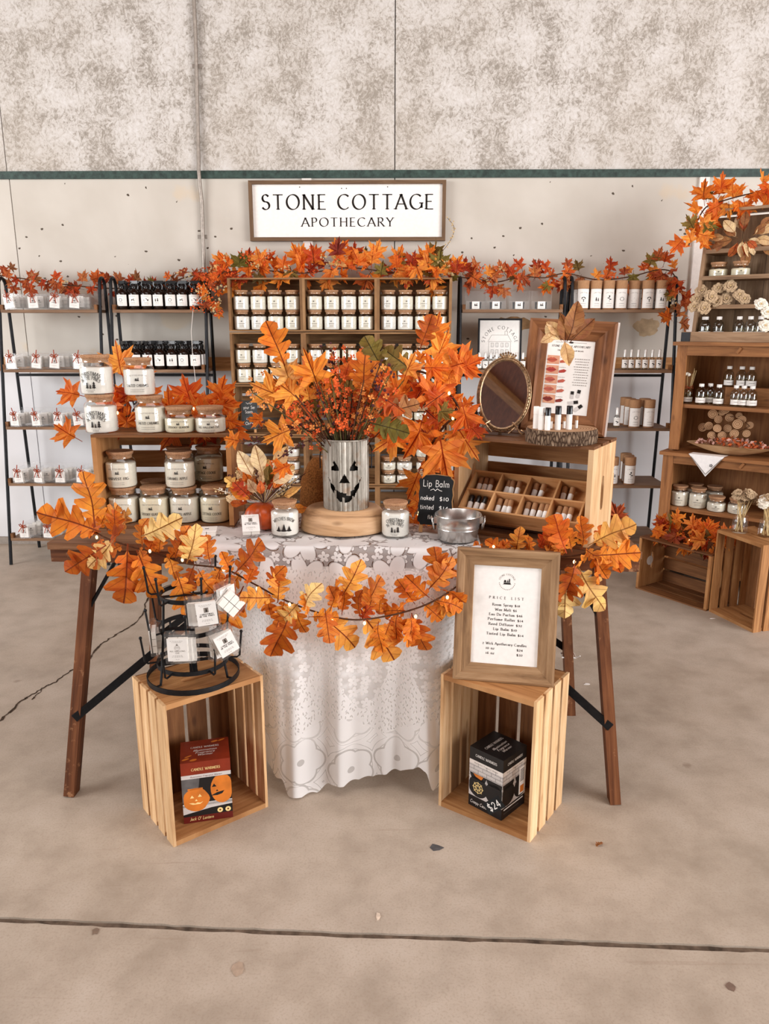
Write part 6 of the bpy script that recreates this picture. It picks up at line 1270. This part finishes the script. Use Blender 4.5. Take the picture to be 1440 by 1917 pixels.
# bottles with white caps
def bot_meshes():
    g = MB().lathe([(.024, 0), (.0265, .003), (.0265, .066), (.021, .080), (.0115, .087), (.0105, .098)], 16, 0, True, True).mesh('glass', BOTTLEG, 50); q = MB().lathe([(.0235, .003), (.0245, .0045), (.0245, .054)], 14).mesh('oil', glassy('pale_diffuser_oil', (.86, .82, .72, 1), .04), 50)
    c = MB().lathe([(.013, .094), (.013, .108), (.012, .109)], 12).mesh('cap', PAPER, 50); l = MB(); n = 9; rr = .0270
    for k in range(n):
        a0 = -1.3 + 2.6 * k / n; a1 = -1.3 + 2.6 * (k + 1) / n; l.poly([(rr * math.sin(a0), -rr * math.cos(a0), .010), (rr * math.sin(a1), -rr * math.cos(a1), .010), (rr * math.sin(a1), -rr * math.cos(a1), .036), (rr * math.sin(a0), -rr * math.cos(a0), .036)])
    f = Flat(); dashes(f, 0, .022, .032, .0032, 0, 7); return g, q, c, l.mesh('label', PAPER, 180), f.mesh('print', [INKG], rr, .0005, 0)
BOT = bot_meshes()
def bottle(label, loc, group, sc=1.0, cap=True):
    t = thing('glass_bottle', label, 'bottle', loc, (0, 0, HB.a + rad(30 + R.uniform(-8, 8))), group, sc)
    for n_, m_ in zip(('glass', 'oil', 'cap', 'label'), BOT):
        if n_ != 'cap' or cap: o = put(n_, m_, t)
    put('print', BOT[4], o)
    return t
for i, px in enumerate((1303, 1322, 1347, 1385, 1406, 1425)): bottle('clear bottle with white label, %s from the corner bracket on the sloping unit' % O7[i], HB.w(max(.105, HB.hit(px, 600, UB + .045)[0]), UB + .045, UZ + .0165), 'bottles on the sloping unit', 1.12)
for i, px in enumerate((1326, 1343, 1360, 1393, 1408, 1424)): bottle('clear oil bottle on the hutch shelf, %s from the reed diffuser' % O7[i], onhutch(px, .075 + (.055 if i in (1,) else 0), Zs1 + .0005), 'bottles on the hutch shelf', 1.08)
w_ = onhutch(1372, .17, Zs1 + .0005); rb = thing('riser_box', 'plain brown wooden riser box behind the oil bottles', 'box', w_, (0, 0, HB.a))
for lo_, hi_ in (((0, 0, 0), (.34, .09, .008)), ((0, 0, .09), (.34, .09, .098)), ((0, 0, .0085), (.008, .09, .0895)), ((.332, 0, .0085), (.34, .09, .0895)), ((.0085, .0, .0085), (.3315, .006, .0895))): board('board', rb, lo_, hi_, WOOD_HUTCH)
for i, px in enumerate((1376, 1400, 1419)): bottle('clear oil bottle on the riser box, %s in its line' % O7[i], onhutch(px, .2, Zs1 + .099), 'bottles on the riser box', 1.08)
w_ = onhutch(1296, .10, Zs1 + .0005); rd = bottle('reed diffuser bottle with cotton flower and a raffia bow', w_, None, 1.0, False)
for k, (ex, ey, h) in enumerate(((-.012, 0, .16), (.03, .02, .20), (.024, -.01, .19), (.036, 0, .19), (.018, .01, .17))): put('reed', MB().tube([(0, 0, .012), (ex, ey, h)], .0016, 5).mesh('reed', STRAW), rd)
m = MB()
for a in range(5): m.sphere((-.014 + .011 * math.cos(a * 1.26), .011 * math.sin(a * 1.26), .165 + .004 * (a % 2)), .0095, 0, 8, 5)
put('cotton_flower', m.mesh('cotton_flower', WHITEF, 180), rd); m = MB()
for s in (-1, 1): m.tube([(0, -.012, .09), (s * .02, -.016, .102), (s * .024, -.014, .088), (0, -.012, .09), (s * .014, -.016, .068)], .0025, 5)
put('raffia_bow', m.mesh('raffia_bow', RIBBON), rd)
# cream flowers carved from shaved wood
def rosette(mat, rr_=.03, seed=1):
    q = random.Random(seed); m = MB()
    for ring, (n, tilt_, ln_) in enumerate(((5, 1.25, .5), (7, .85, .75), (9, .45, .95), (10, .1, 1.05))):
        for k in range(n):
            a = 2 * PI * k / n + ring * .4 + q.uniform(-.15, .15); L = rr_ * ln_ * q.uniform(.9, 1.1); w = L * .42; el = tilt_ + q.uniform(-.12, .12); c, s_ = math.cos(a), math.sin(a); r0 = rr_ * .08
            P = lambda l, x, lift=0: ((r0 + l * math.cos(el)) * c - x * s_, (r0 + l * math.cos(el)) * s_ + x * c, l * math.sin(el) + lift)
            m.poly([P(0, -w * .3), P(L * .6, -w, .003), P(L * .6, w, .003), P(0, w * .3)]); m.poly([P(L * .6, -w, .003), P(L, -w * .4, -.003), P(L, w * .4, -.003), P(L * .6, w, .003)])
    return m.mesh('petals', mat, 40)
ROS = [rosette(CREAMF, .034, 3), rosette(CREAMF, .03, 5), rosette(WHITEF, .032, 8)]
def flower(label, loc, face, k, sc=1, group='carved wood flowers', roll=0):
    t = thing('wood_flower', label, 'flower', loc, Vector(face).to_track_quat('Z', 'Y').to_euler(), group, sc); put('petals', ROS[k], t); put('heart', MB().sphere((0, 0, .008), .006, 0, 8, 5).mesh('heart', STRAW, 180), t); return t
FL = ((1314, 545), (1304, 560), (1332, 556), (1303, 575), (1322, 577), (1345, 540), (1368, 536), (1384, 552), (1360, 560), (1394, 560), (1345, 565))
FN = O7 + ['eighth', 'ninth', 'tenth', 'eleventh']
for i, (px, py) in enumerate(FL):
    ly = UB + ufront(uz[2]) + (-.03 if py > 552 and px < 1340 else .03); x_, z_ = HB.hit(px, py, ly); lo_z = UZ + uz[2] + .028
    flower('cream shaved wood flower in the heap on the sloping unit, %s from the bottle end' % FN[i], HB.w(x_, ly - (.03 if z_ < lo_z else 0), z_), (-.35 + R.uniform(-.3, .3), -1, R.uniform(.1, .6)), i % 2, 1.0)
for i, (px, py) in enumerate(((1428, 570), (1440, 585), (1436, 610))): flower('pale wood flower at the frame edge by the sloping unit bottles, %s down' % O7[i], HB.w(HB.hit(px, py, UB - .01)[0], UB - .045, HB.hit(px, py, UB - .01)[1]), (-.3, -1, .3), 2, 1.0)
for i, px in enumerate((1336, 1377)): w_ = onhutch(px, UB + ufront(uz[1]) + .06, UZ + uz[1] + .0005); jar('short cream candle jar on the sloping unit, %s of two' % O7[i], w_, 'small', 'far', WAXC, .95, -20, 'jars on the sloping unit')
# poinsettia-like spray on the top shelf, maple garland on its crown
cs = thing('magnolia_spray', 'cream and brown velvet leaf spray on the top shelf of the sloping unit', 'leaf spray', HB.w(HB.hit(1394, 455, UB + .09)[0], UB + .085, UZ + uz[0] + .012))
for i in range(30):
    a = R.uniform(-PI, PI); L = R.uniform(.02, .10); p = cs.location + HB.u * math.cos(a) * L + Vector((0, 0, .045 + math.sin(a) * L * .55)) - HB.n * R.uniform(-.02, .05)
    if p.z > cs.location.z - .01: leaf(cs, 'oval', p, HB.u * math.cos(a) + Vector((0, 0, math.sin(a))), (-.4 + R.gauss(0, .4), -1, R.gauss(.3, .4)), R.uniform(.07, .115), pick([(L_CREAM, 5), (L_BROWN, 1.2), (L_WINE, .8)]))
UX = lambda x, dz=0, dy=0: HB.w(.02 + x, UB + .12 + dy, UZ + UT + .016 + dz)
garland('maple_garland', 'orange and green maple garland crowning the sloping shelf unit', 'garland', [HB.w(HB.hit(1292, 460, UB)[0], UB - .02, HB.hit(1292, 460, UB)[1]), HB.w(HB.hit(1300, 430, UB)[0], UB - .01, HB.hit(1300, 430, UB)[1]), UX(.01, .02), UX(.12, .05), UX(.25, .07), UX(.4, .08), UX(.6, .08)], 44, (.09, .15), [(L_MAPLE, 5), (L_OAK, 2), (L_GREEN, 1.6)], 'maple', .035, (0, 0, .3))
# dough bowl with potpourri, wood slice garland and napkin
w_ = HB.w(HB.hit(1275, 840, .02)[0] + .01, .045, Zl + .002); DBX = .30
db = thing('dough_bowl', 'long pale wooden dough bowl of potpourri on the hutch ledge', 'bowl', HB.w(HB.hit(1362, 830, .05)[0] + .02, .055, Zl + .003), (0, 0, HB.a)); m = MB()
def bowlpt(u, v):
    a = 2 * PI * u; k = [0, .25, .6, .9, 1.0, .93, .85, .5, 0.02]; zz = [0, 0, .022, .046, .056, .056, .05, .02, .014]; i = min(int(v * 8), 7); t_ = v * 8 - i; s = k[i] + (k[i + 1] - k[i]) * t_; h_ = zz[i] + (zz[i + 1] - zz[i]) * t_
    return (.245 * s * math.copysign(abs(math.cos(a)) ** .75, math.cos(a)), .098 * s * math.copysign(abs(math.sin(a)) ** .9, math.sin(a)), h_)
put('bowl', m.grid(48, 8, bowlpt).mesh('bowl', WOOD_BOWL, 60), db); pm = MB()
for i in range(230):
    x = R.uniform(-.19, .2); y = R.uniform(-.065, .06); c = (x, y, .050 + R.uniform(0, .048) * (1 - abs(x) / .3)); d = Vector((R.gauss(0, 1), R.gauss(0, 1), R.gauss(0, .7))).normalized() * R.uniform(.010, .018); e = d.cross(Vector((R.gauss(0, 1), R.gauss(0, 1), R.gauss(0, 1)))).normalized() * R.uniform(.006, .01); C = Vector(c); mt = R.choice((0, 0, 1)) if x > -.07 else R.choice((1, 1, 2))
    pm.poly([C - d, C - e + d.cross(e) * 20, C + d, C + e], mt); 
put('potpourri', pm.mesh('potpourri', PEEL), db, kind='stuff')
wg = thing('wood_slice_garland', 'coiled garland of round wood slices piled behind the dough bowl', 'garland', HB.w(HB.hit(1362, 800, .2)[0], .2, Zl + .002)); DISC = MB().lathe([(.022, -.004), (.023, 0), (.022, .004)], 14).mesh('slice', [ENDGRAIN], 40)
for px, py in ((1335, 775), (1352, 772), (1366, 782), (1384, 778), (1327, 797), (1343, 802), (1362, 802), (1381, 794), (1404, 796), (1316, 800), (1398, 812), (1352, 815), (1375, 812), (1332, 815), (1390, 785), (1345, 785), (1358, 767)):
    ly = .17 - R.uniform(0, .05); x_, z_ = HB.hit(px, py, ly); o = put('slice', DISC, wg, HB.w(x_, ly, z_) - wg.location, (Vector((-.3 + R.uniform(-.5, .4), -1, R.uniform(-.2, .5))).to_track_quat('Z', 'Y')).to_euler(), R.uniform(.8, 1.25))
put('cord', MB().tube([HB.w(HB.hit(px, py, .16)[0], .16, HB.hit(px, py, .16)[1]) - wg.location for px, py in ((1316, 805), (1330, 790), (1350, 772), (1366, 780), (1385, 780), (1404, 798), (1375, 812), (1345, 806), (1330, 826))], .002, 5).mesh('cord', TWIG), wg)
np_ = HB.w(HB.hit(1320, 848, -.06)[0], 0, 0); nx_ = HB.hit(1322, 850, -.062)[0]; m = MB(); m.poly([(-.095, -.004, 0), (0.01, -.006, -.115), (.10, -.004, -.0), (.10, .04, .003), (-.095, .04, .003)]); nk = thing('napkin', 'white embroidered napkin corner hanging over the hutch ledge under the bowl', 'napkin', HB.w(nx_, -.060, Zl), (0, 0, HB.a)); NK = MB()
q = [(-.095, 0), (.01, -.118), (.10, 0)]; NK.poly([(-.095, -.003, .003), (.01, -.009, -.118), (.10, -.003, .003)]); NK.poly([(-.095, -.003, .003), (.10, -.003, .003), (.10, .08, .0015), (-.095, .08, .0015)]); put('cloth', NK.mesh('cloth', LINEN), nk)
f = Flat(); f.line([(-.08, -.01), (.0095, -.104), (.088, -.01)], .003, 0); f.line([(-.086, -.006), (.0095, -.111), (.093, -.006)], .001, 0)
for k in range(5): a = k * 1.256; f.disc(.035 + .006 * math.cos(a), -.052 + .006 * math.sin(a), .0032, .0032, 1, 7)
put('embroidery', f.mesh('embroidery', [INKG, INK], None, .009), nk)
for i, (px, ly, k) in enumerate(((.076, .05, 'tall'), (.182, .05, 'tall'), (.292, .035, 'small'), (.13, .165, 'tall'), (.24, .165, 'tall'), (.402, .05, 'small'))): jar(['large', 'large', 'short', 'rear large', 'rear large', 'short'][i] + ' cream candle jar on the lower hutch shelf, %s from the stile' % O7[i], HB.w(px, ly, Zs2 + .0005), k, 'far', WAXI, .98, -25, 'jars on the lower hutch shelf')
# ================================================================== CRATES BEFORE THE HUTCH
k1a, k1b = onz(1190, 1101, 0), onz(1320, 1144, 0); K1 = Frame(k1a, math.degrees(math.atan2((k1b - k1a).y, (k1b - k1a).x)))
k1 = crate('wooden_crate', 'brown crate lying open before the hutch with maple leaves on top', K1.o, (0, 0, K1.a), WOOD_DARK, 'crates before the hutch', WOOD_DARK, 3, 4, WOOD_CRATE, .014)
put('round_sticker', MB().lathe([(.028, 0), (.028, .001)], 20).mesh('round_sticker', PAPER), k1, (.017, .09, .16), (0, PI / 2, 0))
k2a, k2b = onz(1327, 1144, 0), onz(1400, 1180, 0); d2 = (k2b - k2a).normalized(); K2 = Frame(k2a, math.degrees(math.atan2(d2.y, d2.x))); k2o = K2.w(CWd, 0, 0)
crate('wooden_crate', 'brown crate standing on end before the hutch with vases of pale flowers on it', k2o, (0, -PI / 2, K2.a), WOOD_DARK, 'crates before the hutch', WOOD_CRATE, 4, 4, WOOD_CRATE, .016)
ms = garland('maple_spray', 'bright orange maple leaves heaped on the crate before the hutch', 'leaf spray', [K1.w(-.0, .10, CWd + .015), K1.w(.12, .12, CWd + .05), K1.w(.24, .12, CWd + .03), K1.w(.36, .12, CWd + .04), K1.w(.43, .1, CWd + .02)], 44, (.08, .14), [(L_MAPLE, 5), (L_RED, 2), (L_GREEN, .8)], 'maple', .04, (0, -.2, .35), bulbs=5)
def vase(label, px, py, n, mat, k, h, seed):
    q = random.Random(seed); p = onz(px, py, CL + .0005); t = thing('flower_vase', label, 'vase', (p.x, p.y, CL + .0005)); put('glass', MB().lathe([(.036, 0), (.04, .004), (.041, .05), (.036, .075), (.034, .085), (.037, .088)], 18, 0, True, False).mesh('glass', GLASS, 50), t)
    for i in range(n):
        a = q.uniform(0, 6.28); s = q.uniform(.012, .058); b0 = Vector((.02 * math.cos(a + 2), .02 * math.sin(a + 2), .006)); tp = Vector((s * math.cos(a), s * math.sin(a) * .8, h * q.uniform(.78, 1.05))); st = put('stem', MB().tube([b0, b0.lerp(tp, .5), tp], .0018, 5).mesh('stem', STRAW), t)
        put('bloom', ROS[k if i % 3 else 0], t, tp, Vector((tp.x * 6, tp.y * 4 - .35, .55)).to_track_quat('Z', 'Y').to_euler(), q.uniform(.62, .9))
    return t
vase('glass jar of tan shaved wood flowers on the standing crate', 1384, 996, 14, CREAMF, 1, .20, 4); vase('glass jar of white wood flowers at the frame edge on the standing crate', 1434, 1003, 16, WHITEF, 2, .205, 9)
garland('maple_sprig', 'small red maple sprig hanging by the tabletop corner behind the pale crate end', 'leaf spray', [at(1150, 990, 2.62), at(1160, 975, 2.66), (at(1150, 1000, 2.6).x, 2.62, TZ + .004)], 7, (.07, .1), [(L_WINE, 2), (L_RED, 1)], 'maple', .02)
# ================================================================== LITTER ON THE FLOOR
def chip(label, px, py, s, mat, seed, name='litter_scrap', n=7, flat=.3):
    q = random.Random(seed); p = onz(px, py, 0); ring = [(s * (1 + q.uniform(-.4, .3)) * math.cos(a), s * flat * 2 * (1 + q.uniform(-.3, .3)) * math.sin(a)) for a in [2 * PI * i / n for i in range(n)]]; m = MB()
    m.poly([(x, y, .0012) for x, y in ring]); 
    for i in range(n): (ax, ay), (bx, by) = ring[i], ring[(i + 1) % n]; m.poly([(ax, ay, 0), (bx, by, 0), (bx, by, .0012), (ax, ay, .0012)])
    tag(put(name, m.mesh(name, mat), None, (p.x, p.y, .0002)), label, 'litter')
chip('dark grey tape scrap on the floor before the tablecloth', 817, 1587, .018, DEBRISD, 2, 'tape_scrap', 6, .45)
lf_ = onz(1130, 1577, .004); t = tag(put('fallen_leaf', leafmesh('oak', 0, L_BROWN), None, lf_, (rad(6), rad(8), rad(120)), .03), 'tiny brown leaf lying on the floor by the trestle leg', 'leaf')
chip('white paper scrap on the floor behind the price list', 1099, 1281, .013, PAPER, 5); chip('pale scrap on the floor before the standing crate', 1333, 1158, .016, PAPER, 6, 'litter_scrap', 5, .15)
chip('small pale sprig scrap beside the floor joint', 708, 1716, .008, DEBRIS, 7, 'litter_scrap', 6, 1.0); chip('faded brown patch on the front floor slab', 445, 1815, .016, plain('faded_floor_mark', (172, 150, 130), .8), 9, 'floor_mark', 8, .7)
chip('dark oil spot on the front floor slab beside the joint', 1368, 1848, .012, plain('oil_spot', (120, 98, 84), .8), 10, 'floor_mark', 9, .5); chip('dark oil spot beside the joint under the wire rack', 178, 1744, .009, plain('oil_spot_b', (124, 104, 88), .8), 11, 'floor_mark', 9, .6)
